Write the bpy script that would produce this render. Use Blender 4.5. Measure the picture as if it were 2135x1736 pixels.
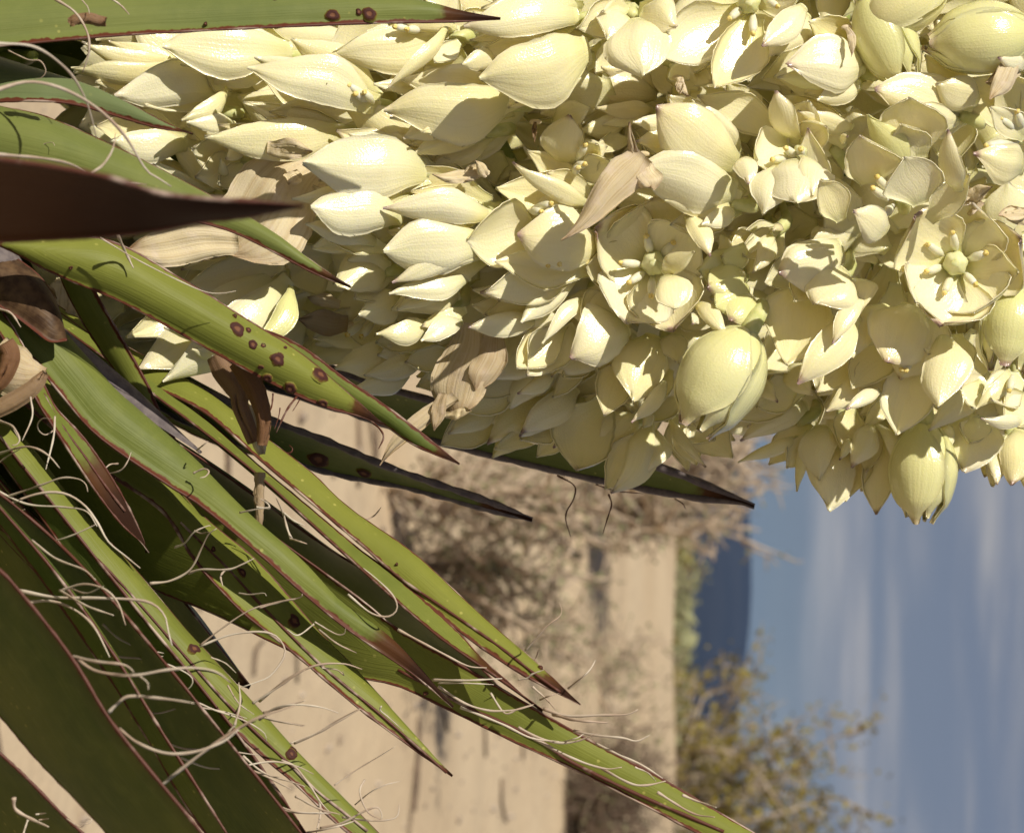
import bpy, math, random
import numpy as np
from mathutils import Vector, Matrix

scene = bpy.context.scene
for _o in list(bpy.data.objects):
    bpy.data.objects.remove(_o)
COL = scene.collection
RND = random.Random(7)

# ------------------------------------------------------------------ camera
# The photograph is a portrait picture lying on its side: the picture's right is up in the world.
FRAME = 0.32                       # metres of the scene across the picture, one metre from the lens
K = FRAME / 2135.0                 # radians per picture unit (the picture is 2135 x 1736 units)
EYE = Vector((0.0, 0.0, 0.75))
HORIZON = 1430.0
_pitch = math.atan((HORIZON - 1067.5) * K)
FWD = Vector((0.0, math.cos(_pitch), -math.sin(_pitch)))
UPV = Vector((0.0, math.sin(_pitch), math.cos(_pitch)))
RGT = Vector((1.0, 0.0, 0.0))
cam_data = bpy.data.cameras.new("camera")
cam = bpy.data.objects.new("camera", cam_data)
COL.objects.link(cam)
cx, cy, cz = UPV, -RGT, -FWD
cam.matrix_world = Matrix(((cx[0], cy[0], cz[0], EYE[0]), (cx[1], cy[1], cz[1], EYE[1]),
                           (cx[2], cy[2], cz[2], EYE[2]), (0, 0, 0, 1)))
cam_data.sensor_fit = 'HORIZONTAL'
cam_data.sensor_width = 36.0
cam_data.lens = 36.0 / FRAME
cam_data.clip_start = 0.05
cam_data.clip_end = 20000.0
cam_data.dof.use_dof = True
cam_data.dof.focus_distance = 1.02
cam_data.dof.aperture_fstop = 37.0
scene.camera = cam

# ------------------------------------------------------------------ light
SUN_EL, SUN_AZ = math.radians(34.0), math.radians(42.0)      # azimuth: behind the camera, towards its left
TOSUN = Vector((-math.sin(SUN_AZ) * math.cos(SUN_EL), -math.cos(SUN_AZ) * math.cos(SUN_EL), math.sin(SUN_EL)))
sun_data = bpy.data.lights.new("sun", 'SUN')
sun_data.energy = 4.55
sun_data.angle = math.radians(0.53)
sun_data.color = (1.0, 0.93, 0.80)
sun = bpy.data.objects.new("sun", sun_data)
COL.objects.link(sun)
sun.rotation_euler = TOSUN.to_track_quat('Z', 'Y').to_euler()
sun.location = (-3, -3, 5)

scene.view_settings.view_transform = 'Standard'
scene.view_settings.look = 'None'
scene.view_settings.exposure = 0.0
scene.view_settings.gamma = 1.0
scene.view_settings.use_curve_mapping = False
scene.render.engine = 'CYCLES'
scene.cycles.use_denoising = True
scene.cycles.max_bounces = 12
scene.cycles.diffuse_bounces = 9
scene.cycles.glossy_bounces = 2
scene.cycles.transmission_bounces = 3


class NT:
    """A small helper round a node tree."""
    def __init__(self, tree):
        self.t = tree
        self.n = tree.nodes
        self.n.clear()

    def add(self, kind, **kw):
        nd = self.n.new(kind)
        for k, v in kw.items():
            setattr(nd, k, v)
        return nd

    def link(self, a, b):
        self.t.links.new(a, b)

    def put(self, sock, v):
        if isinstance(v, bpy.types.NodeSocket):
            self.link(v, sock)
        elif isinstance(v, (tuple, list)) and sock.type == 'RGBA' and len(v) == 3:
            sock.default_value = (*v, 1.0)
        else:
            sock.default_value = v

    def math(self, op, a, b=0.0, c=None):
        nd = self.add('ShaderNodeMath', operation=op)
        self.put(nd.inputs[0], a)
        self.put(nd.inputs[1], b)
        if c is not None:
            self.put(nd.inputs[2], c)
        return nd.outputs[0]

    def ramp(self, v, lo, hi, a=0.0, b=1.0):
        nd = self.add('ShaderNodeMapRange', interpolation_type='SMOOTHSTEP')
        self.put(nd.inputs['Value'], v)
        self.put(nd.inputs['From Min'], lo)
        self.put(nd.inputs['From Max'], hi)
        self.put(nd.inputs['To Min'], a)
        self.put(nd.inputs['To Max'], b)
        return nd.outputs[0]

    def mix(self, f, a, b, mode='MIX'):
        nd = self.add('ShaderNodeMix', data_type='RGBA', blend_type=mode)
        self.put(nd.inputs[0], f)
        self.put(nd.inputs[6], a)
        self.put(nd.inputs[7], b)
        return nd.outputs[2]

    def attr(self, name):
        return self.add('ShaderNodeAttribute', attribute_name=name).outputs['Fac']

    def vec(self, x, y, z=0.0):
        nd = self.add('ShaderNodeCombineXYZ')
        for i, v in enumerate((x, y, z)):
            self.put(nd.inputs[i], v)
        return nd.outputs[0]

    def noise(self, vec, scale, detail=3.0, rough=0.55, distortion=0.0):
        nd = self.add('ShaderNodeTexNoise')
        if vec is not None:
            self.link(vec, nd.inputs['Vector'])
        nd.inputs['Scale'].default_value = scale
        nd.inputs['Detail'].default_value = detail
        nd.inputs['Roughness'].default_value = rough
        nd.inputs['Distortion'].default_value = distortion
        return nd.outputs['Fac']

    def bump(self, h, strength, dist, normal=None):
        nd = self.add('ShaderNodeBump')
        nd.inputs['Strength'].default_value = strength
        nd.inputs['Distance'].default_value = dist
        self.link(h, nd.inputs['Height'])
        if normal is not None:
            self.link(normal, nd.inputs['Normal'])
        return nd.outputs[0]


def material(name):
    m = bpy.data.materials.new(name)
    m.use_nodes = True
    nt = NT(m.node_tree)
    out = nt.add('ShaderNodeOutputMaterial')
    b = nt.add('ShaderNodeBsdfPrincipled')
    nt.link(b.outputs[0], out.inputs[0])
    return m, nt, b, out


# ------------------------------------------------------------------ sky
world = bpy.data.worlds.new("World")
scene.world = world
world.use_nodes = True
w = NT(world.node_tree)
w_out = w.add('ShaderNodeOutputWorld')
w_bg = w.add('ShaderNodeBackground')
w.link(w_bg.outputs[0], w_out.inputs[0])
sky = w.add('ShaderNodeTexSky')
sky.sky_type = 'NISHITA'
sky.sun_disc = False
sky.sun_elevation = SUN_EL
sky.sun_rotation = math.atan2(TOSUN.x, TOSUN.y)
sky.air_density = 1.0
sky.dust_density = 0.6
sky.altitude = 900.0
geo = w.add('ShaderNodeTexCoord')
sep = w.add('ShaderNodeSeparateXYZ')
w.link(geo.outputs['Generated'], sep.inputs[0])
dx, dy, dz = sep.outputs
# thin layers of cloud, flattened along the horizon
flat = w.vec(w.math('MULTIPLY', dx, 3.0), w.math('MULTIPLY', dy, 3.0), w.math('MULTIPLY', dz, 26.0))
c1 = w.noise(flat, 1.9, 4.0, 0.5, 0.25)
c2 = w.noise(flat, 6.0, 3.0, 0.5)
cl = w.math('ADD', w.math('MULTIPLY', c1, 0.8), w.math('MULTIPLY', c2, 0.2))
lay = w.ramp(cl, 0.38, 0.64)
veil = w.ramp(dz, 0.012, 0.055)                    # clear strip just over the hills
high = w.ramp(dz, 0.18, 0.75, 1.0, 0.25)             # the layers thin out overhead
cover = w.math('MULTIPLY', high, w.math('ADD', w.math('MULTIPLY', veil, 0.62), w.math('MULTIPLY', w.math('MULTIPLY', lay, veil), 0.38)))
base_sky = w.mix(1.0, sky.outputs[0], (0.52, 0.60, 0.74), 'MULTIPLY')
cloud_col = w.mix(lay, (4.1, 4.3, 5.5), (8.6, 8.3, 8.1))
sky_col = w.mix(cover, base_sky, cloud_col)
w.link(sky_col, w_bg.inputs[0])
w_bg.inputs[1].default_value = 0.05


# ------------------------------------------------------------------ helpers
def P(x, y, d):
    """The point of the place seen at picture unit (x, y), d metres in front of the lens."""
    return EYE + UPV * ((x - 1067.5) * K * d) + RGT * ((y - 868.0) * K * d) + FWD * d


def tag(o, label=None, cat=None, group=None, kind=None):
    if label:
        o["label"] = label
    if cat:
        o["category"] = cat
    if group:
        o["group"] = group
    if kind:
        o["kind"] = kind
    return o


def empty(name, loc):
    o = bpy.data.objects.new(name, None)
    COL.objects.link(o)
    o.location = loc
    o.empty_display_size = 0.05
    return o


def add_mesh(name, verts, faces, mats, parent=None, attrs=None, smooth=True, mat_idx=None, color=None):
    me = bpy.data.meshes.new(name)
    v = np.asarray(verts, dtype=np.float64)
    origin = None
    if parent is not None:
        pl = parent
        off = np.zeros(3)
        while pl is not None:
            off = off + np.array(pl.location)
            pl = pl.parent
        v = v - off
    me.from_pydata(v.tolist(), [], faces)
    if not isinstance(mats, (list, tuple)):
        mats = [mats]
    for m in mats:
        me.materials.append(m)
    if smooth:
        me.polygons.foreach_set("use_smooth", [True] * len(me.polygons))
    if mat_idx is not None:
        me.polygons.foreach_set("material_index", mat_idx)
    if attrs:
        for k, a in attrs.items():
            at = me.attributes.new(k, 'FLOAT', 'POINT')
            at.data.foreach_set("value", np.asarray(a, dtype=np.float32))
    me.update()
    o = bpy.data.objects.new(name, me)
    COL.objects.link(o)
    if parent is not None:
        o.parent = parent
    if color is not None:
        o.color = (*color, 1.0)
    return o


def grid_faces(nu, nv, base=0, flip=False):
    f = []
    for i in range(nu):
        for j in range(nv):
            a = base + i * (nv + 1) + j
            q = (a, a + 1, a + nv + 2, a + nv + 1)
            f.append(q[::-1] if flip else q)
    return f


def shell(G, thick, attrs):
    """A closed thin body round the sheet G (nu+1, nv+1, 3); thick (nu+1, nv+1) in metres."""
    nu, nv = G.shape[0] - 1, G.shape[1] - 1
    du = np.gradient(G, axis=0)
    dv = np.gradient(G, axis=1)
    n = np.cross(du, dv)
    ln = np.linalg.norm(n, axis=2, keepdims=True)
    n = n / np.maximum(ln, 1e-12)
    A = G + n * thick[..., None] * 0.5
    B = G - n * thick[..., None] * 0.5
    V = np.concatenate([A.reshape(-1, 3), B.reshape(-1, 3)])
    m = (nu + 1) * (nv + 1)
    F = grid_faces(nu, nv, 0, True) + grid_faces(nu, nv, m, False)
    idx = lambda i, j: i * (nv + 1) + j
    for i in range(nu):
        a, b = idx(i, 0), idx(i + 1, 0)
        F.append((a, b, b + m, a + m))
        a, b = idx(i, nv), idx(i + 1, nv)
        F.append((b, a, a + m, b + m))
    for j in range(nv):
        a, b = idx(0, j), idx(0, j + 1)
        F.append((b, a, a + m, b + m))
        a, b = idx(nu, j), idx(nu, j + 1)
        F.append((a, b, b + m, a + m))
    at = {k: np.concatenate([a.reshape(-1), a.reshape(-1)]) for k, a in attrs.items()}
    return V, F, at


def smooth_line(pts, n):
    """Catmull-Rom through pts (k, dim), n+1 points evenly spaced along it."""
    p = np.asarray(pts, dtype=float)
    if len(p) == 2:
        t = np.linspace(0, 1, n + 1)[:, None]
        return p[0] * (1 - t) + p[1] * t
    q = np.vstack([2 * p[0] - p[1], p, 2 * p[-1] - p[-2]])
    out = []
    for i in range(1, len(q) - 2):
        t = np.linspace(0, 1, 12, endpoint=False)[:, None]
        a, b, c, d = q[i - 1], q[i], q[i + 1], q[i + 2]
        out.append(0.5 * ((2 * b) + (c - a) * t + (2 * a - 5 * b + 4 * c - d) * t ** 2 + (3 * b - a - 3 * c + d) * t ** 3))
    out = np.vstack(out + [p[-1:]])
    seg = np.linalg.norm(np.diff(out[:, :2] if out.shape[1] > 3 else out, axis=0), axis=1)
    s = np.concatenate([[0], np.cumsum(seg)])
    want = np.linspace(0, s[-1], n + 1)
    return np.stack([np.interp(want, s, out[:, k]) for k in range(out.shape[1])], axis=1)


def tube(pts, rad, sides=6, caps=True):
    """Tube along pts (n, 3) with radii rad (n,) or a number: verts, faces."""
    p = np.asarray(pts, dtype=float)
    n = len(p)
    r = np.full(n, rad) if np.isscalar(rad) else np.asarray(rad, dtype=float)
    t = np.gradient(p, axis=0)
    t /= np.maximum(np.linalg.norm(t, axis=1, keepdims=True), 1e-12)
    ref = np.array([0.31, 0.23, 0.92]) if abs(t[0] @ np.array([0.31, 0.23, 0.92])) < 0.9 else np.array([1.0, 0, 0])
    a = np.cross(t[0], ref)
    a /= np.linalg.norm(a)
    V = np.zeros((n, sides, 3))
    ang = np.linspace(0, 2 * math.pi, sides, endpoint=False)
    for i in range(n):
        a = a - t[i] * (a @ t[i])
        a /= max(np.linalg.norm(a), 1e-9)
        b = np.cross(t[i], a)
        V[i] = p[i] + r[i] * (np.cos(ang)[:, None] * a + np.sin(ang)[:, None] * b)
    F = []
    for i in range(n - 1):
        for j in range(sides):
            k = (j + 1) % sides
            F.append((i * sides + j, i * sides + k, (i + 1) * sides + k, (i + 1) * sides + j))
    if caps:
        F.append(tuple(range(sides - 1, -1, -1)))
        F.append(tuple((n - 1) * sides + j for j in range(sides)))
    return V.reshape(-1, 3), F


class Bag:
    """Collects verts and faces of several shapes into one mesh."""
    def __init__(self):
        self.v, self.f, self.n, self.mi = [], [], 0, []

    def add(self, V, F, mi=0):
        V = np.asarray(V)
        self.v.append(V)
        self.f += [tuple(i + self.n for i in q) for q in F]
        self.mi += [mi] * len(F)
        self.n += len(V)

    def build(self, name, mats, parent=None, **kw):
        return add_mesh(name, np.concatenate(self.v), self.f, mats, parent, mat_idx=self.mi, **kw)


def ellipsoid(c, ax, r_long, r_side, nu=8, nv=8, tip=0.0):
    ax = np.asarray(ax, float)
    ax /= np.linalg.norm(ax)
    a = np.cross(ax, [0.3, 0.5, 0.8])
    a /= np.linalg.norm(a)
    b = np.cross(ax, a)
    pts, rad = [], []
    for i in range(nu + 1):
        th = math.pi * i / nu
        pts.append(np.asarray(c) - ax * r_long * math.cos(th))
        rad.append(max(r_side * math.sin(th) * (1 - tip * (i / nu)), 1e-5))
    return tube(pts, rad, nv)


# crops of the photograph in which the outlines below were measured: origin in photograph pixels
CROP = dict(A=(0, 0), B=(700, 0), C=(1400, 0), D=(1965, 0), E=(0, 550), F=(700, 550), G=(1400, 550), H=(1965, 550),
            I=(0, 1050), J=(700, 1050), K=(1400, 950), L=(1965, 1050), M=(0, 1598), N=(700, 1598), O=(1400, 1598), Q=(1965, 1598))
U = 2135.0 / 2765.0
S = 800.0 / 2135.0


def cp(c, x, y):
    ox, oy = CROP[c]
    return ((ox + x * S) * U, (oy + y * S) * U)


CU = S * U * K                      # metres per crop unit at one metre


# ------------------------------------------------------------------ materials
def petal_material(name, dry=False):
    m, nt, b, out = material(name)
    s, t = nt.attr("ps"), nt.attr("pt")
    info = nt.add('ShaderNodeObjectInfo')
    sepc = nt.add('ShaderNodeSeparateColor')
    nt.link(info.outputs['Color'], sepc.inputs[0])
    purple, green, age = sepc.outputs
    rnd = info.outputs['Random']
    tc = nt.add('ShaderNodeTexCoord')
    rib = nt.noise(nt.vec(nt.math('MULTIPLY', t, 9.0), nt.math('MULTIPLY', s, 0.55), nt.math('MULTIPLY', rnd, 40.0)), 1.6, 2.0, 0.5)
    mott = nt.noise(tc.outputs['Object'], 160.0, 3.0, 0.6)
    fine = nt.noise(tc.outputs['Object'], 1500.0, 2.0, 0.6)
    if dry:
        col = nt.mix(nt.ramp(rib, 0.35, 0.75), (0.70, 0.595, 0.38), (0.56, 0.435, 0.245))
        col = nt.mix(nt.ramp(mott, 0.45, 0.75), col, (0.70, 0.58, 0.42))
        col = nt.mix(nt.math('MULTIPLY', nt.ramp(s, 0.75, 1.0), 0.5), col, (0.26, 0.13, 0.06))
        col = nt.mix(purple, col, (0.17, 0.085, 0.04))
    else:
        col = nt.mix(rnd, (0.90, 0.842, 0.555), (0.90, 0.812, 0.435))
        col = nt.mix(nt.math('MULTIPLY', nt.ramp(rib, 0.42, 0.72), nt.ramp(rnd, 0.2, 1.0, 0.05, 0.22)), col, (0.78, 0.69, 0.36))
        col = nt.mix(nt.math('MULTIPLY', nt.ramp(mott, 0.35, 0.75), 0.22), col, (0.86, 0.80, 0.60))
        col = nt.mix(nt.math('MULTIPLY', nt.ramp(s, 0.38, 0.0), 0.45), col, (0.62, 0.64, 0.22))
        col = nt.mix(nt.math('MULTIPLY', green, 0.75), col, (0.74, 0.735, 0.29))
        col = nt.mix(nt.math('MULTIPLY', age, 0.6), col, (0.66, 0.52, 0.28))
        at = nt.math('ABSOLUTE', t)
        mid = nt.math('MULTIPLY', nt.ramp(at, 0.10, 0.0), nt.ramp(s, 0.55, 0.95))
        col = nt.mix(nt.math('MULTIPLY', mid, 0.22), col, (0.62, 0.66, 0.22))
        bru = nt.math('ADD', at, nt.math('MULTIPLY', nt.math('SUBTRACT', mott, 0.5), 0.5))
        col = nt.mix(nt.math('MULTIPLY', nt.ramp(bru, 1.0, 1.16), 0.45), col, (0.55, 0.40, 0.19))
        big = nt.noise(tc.outputs['Object'], 55.0, 2.0, 0.5)
        col = nt.mix(nt.math('MULTIPLY', nt.ramp(big, 0.60, 0.72), 0.16), col, (0.66, 0.54, 0.28))
        tipv = nt.math('ADD', s, nt.math('MULTIPLY', nt.math('SUBTRACT', mott, 0.5), 0.16))
        pf = nt.math('MULTIPLY', nt.ramp(tipv, 0.90, 1.0), nt.math('MULTIPLY', purple, 0.85))
        col = nt.mix(nt.math('MULTIPLY', nt.ramp(tipv, 0.70, 0.97), nt.math('MULTIPLY', purple, 0.22)), col, (0.68, 0.47, 0.38))
        col = nt.mix(pf, col, (0.26, 0.13, 0.15))
    nt.link(col, b.inputs['Base Color'])
    hb = nt.bump(rib, 0.17 if not dry else 0.35, 0.0010)
    hb = nt.bump(fine, 0.42 if not dry else 0.35, 0.0003, hb)
    nt.link(hb, b.inputs['Normal'])
    b.inputs['Coat Weight'].default_value = 0.6 if not dry else 0.0
    b.inputs['Coat Roughness'].default_value = 0.13
    nt.link(hb, b.inputs['Coat Normal'])
    b.inputs['Roughness'].default_value = 0.24 if not dry else 0.7
    b.inputs['Specular IOR Level'].default_value = 0.5 if not dry else 0.25
    b.inputs['Subsurface Weight'].default_value = 0.22 if not dry else 0.1
    b.inputs['Subsurface Radius'].default_value = (1.0, 0.78, 0.20)
    b.inputs['Subsurface Scale'].default_value = 0.0060
    return m


def leaf_material():
    m, nt, b, out = material("yucca_leaf_skin")
    edge, tip, along = nt.attr("edge"), nt.attr("tip"), nt.attr("along")
    info = nt.add('ShaderNodeObjectInfo')
    sepc = nt.add('ShaderNodeSeparateColor')
    nt.link(info.outputs['Color'], sepc.inputs[0])
    yel, tipl, dead = sepc.outputs
    rnd = info.outputs['Random']
    tc = nt.add('ShaderNodeTexCoord')
    obj = tc.outputs['Object']
    big = nt.noise(obj, 26.0, 3.0, 0.55)
    mott = nt.noise(obj, 170.0, 3.0, 0.6)
    fine = nt.noise(obj, 1300.0, 2.0, 0.7)
    vein = nt.noise(nt.vec(nt.math('MULTIPLY', edge, 1.3), nt.math('MULTIPLY', along, 0.03), rnd), 1.5, 2.0, 0.5)
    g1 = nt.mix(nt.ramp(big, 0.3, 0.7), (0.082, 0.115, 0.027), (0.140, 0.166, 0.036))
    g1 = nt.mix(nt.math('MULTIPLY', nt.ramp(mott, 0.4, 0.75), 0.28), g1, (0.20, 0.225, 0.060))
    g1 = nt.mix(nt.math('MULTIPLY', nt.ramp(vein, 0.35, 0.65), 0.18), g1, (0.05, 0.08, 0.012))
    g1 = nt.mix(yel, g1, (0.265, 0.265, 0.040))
    g1 = nt.mix(nt.math('SUBTRACT', 1.0, info.outputs['Alpha']), g1, (0.165, 0.205, 0.095))
    # pale pin-head flecks
    vor = nt.add('ShaderNodeTexVoronoi')
    vor.inputs['Scale'].default_value = 230.0
    nt.link(obj, vor.inputs['Vector'])
    fleck = nt.math('MULTIPLY', nt.ramp(vor.outputs['Distance'], 0.16, 0.08), nt.ramp(big, 0.48, 0.62))
    g1 = nt.mix(nt.math('MULTIPLY', fleck, 0.5), g1, (0.50, 0.46, 0.13))
    scr = nt.noise(nt.vec(nt.math('MULTIPLY', edge, 2.2), nt.math('MULTIPLY', along, 0.012), nt.math('MULTIPLY', rnd, 31.0)), 2.6, 4.0, 0.7)
    g1 = nt.mix(nt.math('MULTIPLY', nt.ramp(scr, 0.60, 0.74), 0.45), g1, (0.27, 0.245, 0.12))
    deadc = nt.mix(nt.ramp(mott, 0.35, 0.7), (0.045, 0.024, 0.013), (0.13, 0.078, 0.040))
    col = nt.mix(dead, g1, deadc)
    # margin: a red brown horny edge with a wandering inner border
    ew = nt.math('ADD', edge, nt.math('MULTIPLY', nt.math('SUBTRACT', nt.noise(nt.vec(along, nt.math('MULTIPLY', rnd, 50.0), 0.0), 0.35, 2.0, 0.6), 0.5), 1.5))
    col = nt.mix(nt.ramp(ew, 0.85, 0.45), col, (0.11, 0.030, 0.016))
    tl = nt.math('MULTIPLY', tipl, 100.0)
    wob = nt.math('ADD', tip, nt.math('MULTIPLY', nt.math('SUBTRACT', mott, 0.5), 8.0))
    tf = nt.math('DIVIDE', wob, nt.math('MAXIMUM', tl, 0.01))
    col = nt.mix(nt.ramp(tf, 1.06, 0.84), col, (0.080, 0.034, 0.014))
    col = nt.mix(nt.ramp(tf, 0.85, 0.40), col, (0.030, 0.014, 0.009))
    nt.link(col, b.inputs['Base Color'])
    hb = nt.bump(vein, 0.25, 0.0006)
    hb = nt.bump(fine, 0.10, 0.0002, hb)
    nt.link(hb, b.inputs['Normal'])
    b.inputs['Roughness'].default_value = 0.46
    nt.link(nt.ramp(tf, 0.6, 1.2, 0.04, 0.13), b.inputs['Specular IOR Level'])
    return m


def plain_material(name, c1, c2, scale, rough=0.6, bump=0.0, bdist=0.001, spec=0.35, lo=0.35, hi=0.65, sss=0.0):
    m, nt, b, out = material(name)
    tc = nt.add('ShaderNodeTexCoord')
    info = nt.add('ShaderNodeObjectInfo')
    mp = nt.add('ShaderNodeVectorMath', operation='ADD')
    nt.link(tc.outputs['Object'], mp.inputs[0])
    nt.link(info.outputs['Random'], mp.inputs[1])
    f = nt.noise(mp.outputs[0], scale, 4.0, 0.6)
    nt.link(nt.mix(nt.ramp(f, lo, hi), c1, c2), b.inputs['Base Color'])
    b.inputs['Roughness'].default_value = rough
    b.inputs['Specular IOR Level'].default_value = spec
    if bump:
        nt.link(nt.bump(f, bump, bdist), b.inputs['Normal'])
    if sss:
        b.inputs['Subsurface Weight'].default_value = sss
        b.inputs['Subsurface Radius'].default_value = (1.0, 0.8, 0.3)
        b.inputs['Subsurface Scale'].default_value = 0.004
    return m


M_PETAL = petal_material("petal_skin")
M_DRY = petal_material("withered_petal_skin", True)
M_LEAF = leaf_material()
M_SPOT, nt, b, out = material("leaf_spot_crust")
_r = nt.attr("ps")
_tc = nt.add('ShaderNodeTexCoord')
_n = nt.noise(_tc.outputs['Object'], 900.0, 3.0, 0.6)
_rr = nt.math('ADD', _r, nt.math('MULTIPLY', nt.math('SUBTRACT', _n, 0.5), 0.35))
_c = nt.mix(nt.ramp(_rr, 0.25, 0.5), (0.17, 0.075, 0.04), (0.060, 0.022, 0.018))
_c = nt.mix(nt.ramp(_rr, 0.85, 1.02), _c, (0.13, 0.075, 0.022))
_c = nt.mix(nt.ramp(_rr, 1.02, 1.22), _c, (0.205, 0.205, 0.036))
nt.link(_c, b.inputs['Base Color'])
b.inputs['Roughness'].default_value = 0.6
b.inputs['Specular IOR Level'].default_value = 0.1
nt.link(nt.bump(_n, 0.4, 0.0004), b.inputs['Normal'])
M_FIBRE = plain_material("leaf_thread", (0.62, 0.55, 0.45), (0.42, 0.31, 0.23), 45.0, 0.6, 0.2, 0.0003)
M_MARGIN = plain_material("leaf_margin_horn", (0.10, 0.030, 0.018), (0.42, 0.32, 0.26), 60.0, 0.5, 0.2, 0.0003, lo=0.50, hi=0.66)
M_STALK = plain_material("flower_stalk_skin", (0.16, 0.22, 0.045), (0.30, 0.36, 0.09), 60.0, 0.45, 0.15, 0.001)
M_OVARY = plain_material("ovary_skin", (0.62, 0.64, 0.30), (0.74, 0.74, 0.44), 200.0, 0.4, 0.1, 0.0004, sss=0.3)
M_CUP = plain_material("flower_base_skin", (0.50, 0.53, 0.20), (0.66, 0.66, 0.34), 150.0, 0.4, 0.1, 0.0004, sss=0.3)
M_FILAMENT = plain_material("filament_skin", (0.80, 0.78, 0.62), (0.74, 0.72, 0.50), 300.0, 0.45, 0.15, 0.0004, sss=0.3)
M_ANTHER = plain_material("anther_pollen", (0.78, 0.58, 0.14), (0.86, 0.74, 0.32), 900.0, 0.8, 0.4, 0.0004)
M_GREY = plain_material("weathered_leaf_skin", (0.105, 0.085, 0.088), (0.17, 0.14, 0.135), 300.0, 0.7, 0.2, 0.0004)
M_BARK = plain_material("yucca_trunk_bark", (0.10, 0.075, 0.05), (0.22, 0.17, 0.12), 60.0, 0.9, 0.6, 0.006)

# ------------------------------------------------------------------ ground, hills
def ground_z(x, y):
    y = np.asarray(y, float)
    x = np.asarray(x, float)
    z = np.where(y < 3.6, 0.0, 0.0675 * (y - 3.6))
    z = np.where(y > 14.0, 0.702 - 0.10 * (y - 14.0), z)
    z = np.where(y > 20.0, 0.10, z)
    z = z + 0.020 * np.sin(x * 2.1 + y * 0.7) * np.sin(y * 1.3 + 0.5) * np.clip((y + 2) / 6, 0, 1) * (y < 30)
    z = z + 0.008 * np.sin(x * 6.1 + 2 * np.sin(y * 3.3)) * np.sin(y * 5.7) * (y < 30)
    return z


def gz(x, y):
    return float(ground_z(x, y))


M_SAND, nt, b, out = material("desert_sand")
tc = nt.add('ShaderNodeTexCoord')
f1 = nt.noise(tc.outputs['Object'], 1.4, 4.0, 0.6)
f2 = nt.noise(tc.outputs['Object'], 16.0, 5.0, 0.65)
f3 = nt.noise(tc.outputs['Object'], 110.0, 3.0, 0.7)
col = nt.mix(nt.ramp(f1, 0.3, 0.7), (0.62, 0.475, 0.31), (0.70, 0.555, 0.375))
col = nt.mix(nt.math('MULTIPLY', nt.ramp(f2, 0.50, 0.75), 0.4), col, (0.40, 0.28, 0.19))
col = nt.mix(nt.math('MULTIPLY', nt.ramp(f3, 0.55, 0.75), 0.4), col, (0.68, 0.56, 0.43))
nt.link(col, b.inputs['Base Color'])
b.inputs['Roughness'].default_value = 0.95
b.inputs['Specular IOR Level'].default_value = 0.1
hb = nt.bump(f2, 0.22, 0.03)
nt.link(nt.bump(f3, 0.4, 0.006, hb), b.inputs['Normal'])

ys = np.concatenate([np.linspace(-60, -2, 20), np.linspace(-1.5, 16, 180), np.linspace(16.5, 40, 40), np.linspace(50, 400, 20), np.linspace(500, 6500, 16)])
xs = np.concatenate([-np.geomspace(6500, 6, 26), np.linspace(-5.5, 5.5, 140), np.geomspace(6, 6500, 26)])
GX, GY = np.meshgrid(xs, ys, indexing='ij')
GZ = ground_z(GX, GY)
gv = np.stack([GX, GY, GZ], axis=2).reshape(-1, 3)
ground = add_mesh("ground", gv, grid_faces(len(xs) - 1, len(ys) - 1, 0, True), M_SAND)
tag(ground, kind="structure")

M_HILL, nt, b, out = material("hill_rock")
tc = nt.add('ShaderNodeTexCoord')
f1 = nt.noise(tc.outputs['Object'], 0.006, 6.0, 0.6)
nt.link(nt.mix(nt.ramp(f1, 0.35, 0.65), (0.012, 0.012, 0.013), (0.028, 0.026, 0.024)), b.inputs['Base Color'])  # near-black: cloud shadow over the hills is put into the rock colour
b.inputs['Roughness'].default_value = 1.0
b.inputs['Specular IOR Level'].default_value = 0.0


def ridge(name, y0, depth, xs0, prof, seed):
    """A hill range: PROF gives crest heights along X, falling to the plain on both sides."""
    rr = np.random.RandomState(seed)
    nx, ny = 160, 30
    X = np.linspace(xs0[0], xs0[1], nx + 1)
    V = []
    ph = rr.rand(12) * 6.28
    h = np.interp(X, [p[0] for p in prof], [p[1] for p in prof])
    for i, x in enumerate(X):
        for j in range(ny + 1):
            v = j / ny * 2 - 1
            k = max(0.0, 1 - abs(v)) ** 0.9
            rough = sum(math.sin(x * 0.004 * (q + 1.3) + v * (3 + q) + ph[q]) / (q + 2) for q in range(8)) * 0.06
            V.append((x, y0 + v * depth, h[i] * k * (1 + rough * (1 - k) * 3) + 0.02 * h[i] * math.sin(x * 0.03 + ph[9]) * k - 2.0))
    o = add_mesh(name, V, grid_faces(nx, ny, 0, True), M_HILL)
    return tag(o, kind="structure")


# crest: high on the left, running down towards the right behind the green bush
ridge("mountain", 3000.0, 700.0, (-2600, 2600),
      [(-2600, 50), (-900, 72), (-300, 62), (0, 62.5), (150, 63.5), (215, 60.5), (270, 54), (380, 43), (560, 26), (900, 28), (1500, 40), (2600, 25)], 4)

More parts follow.
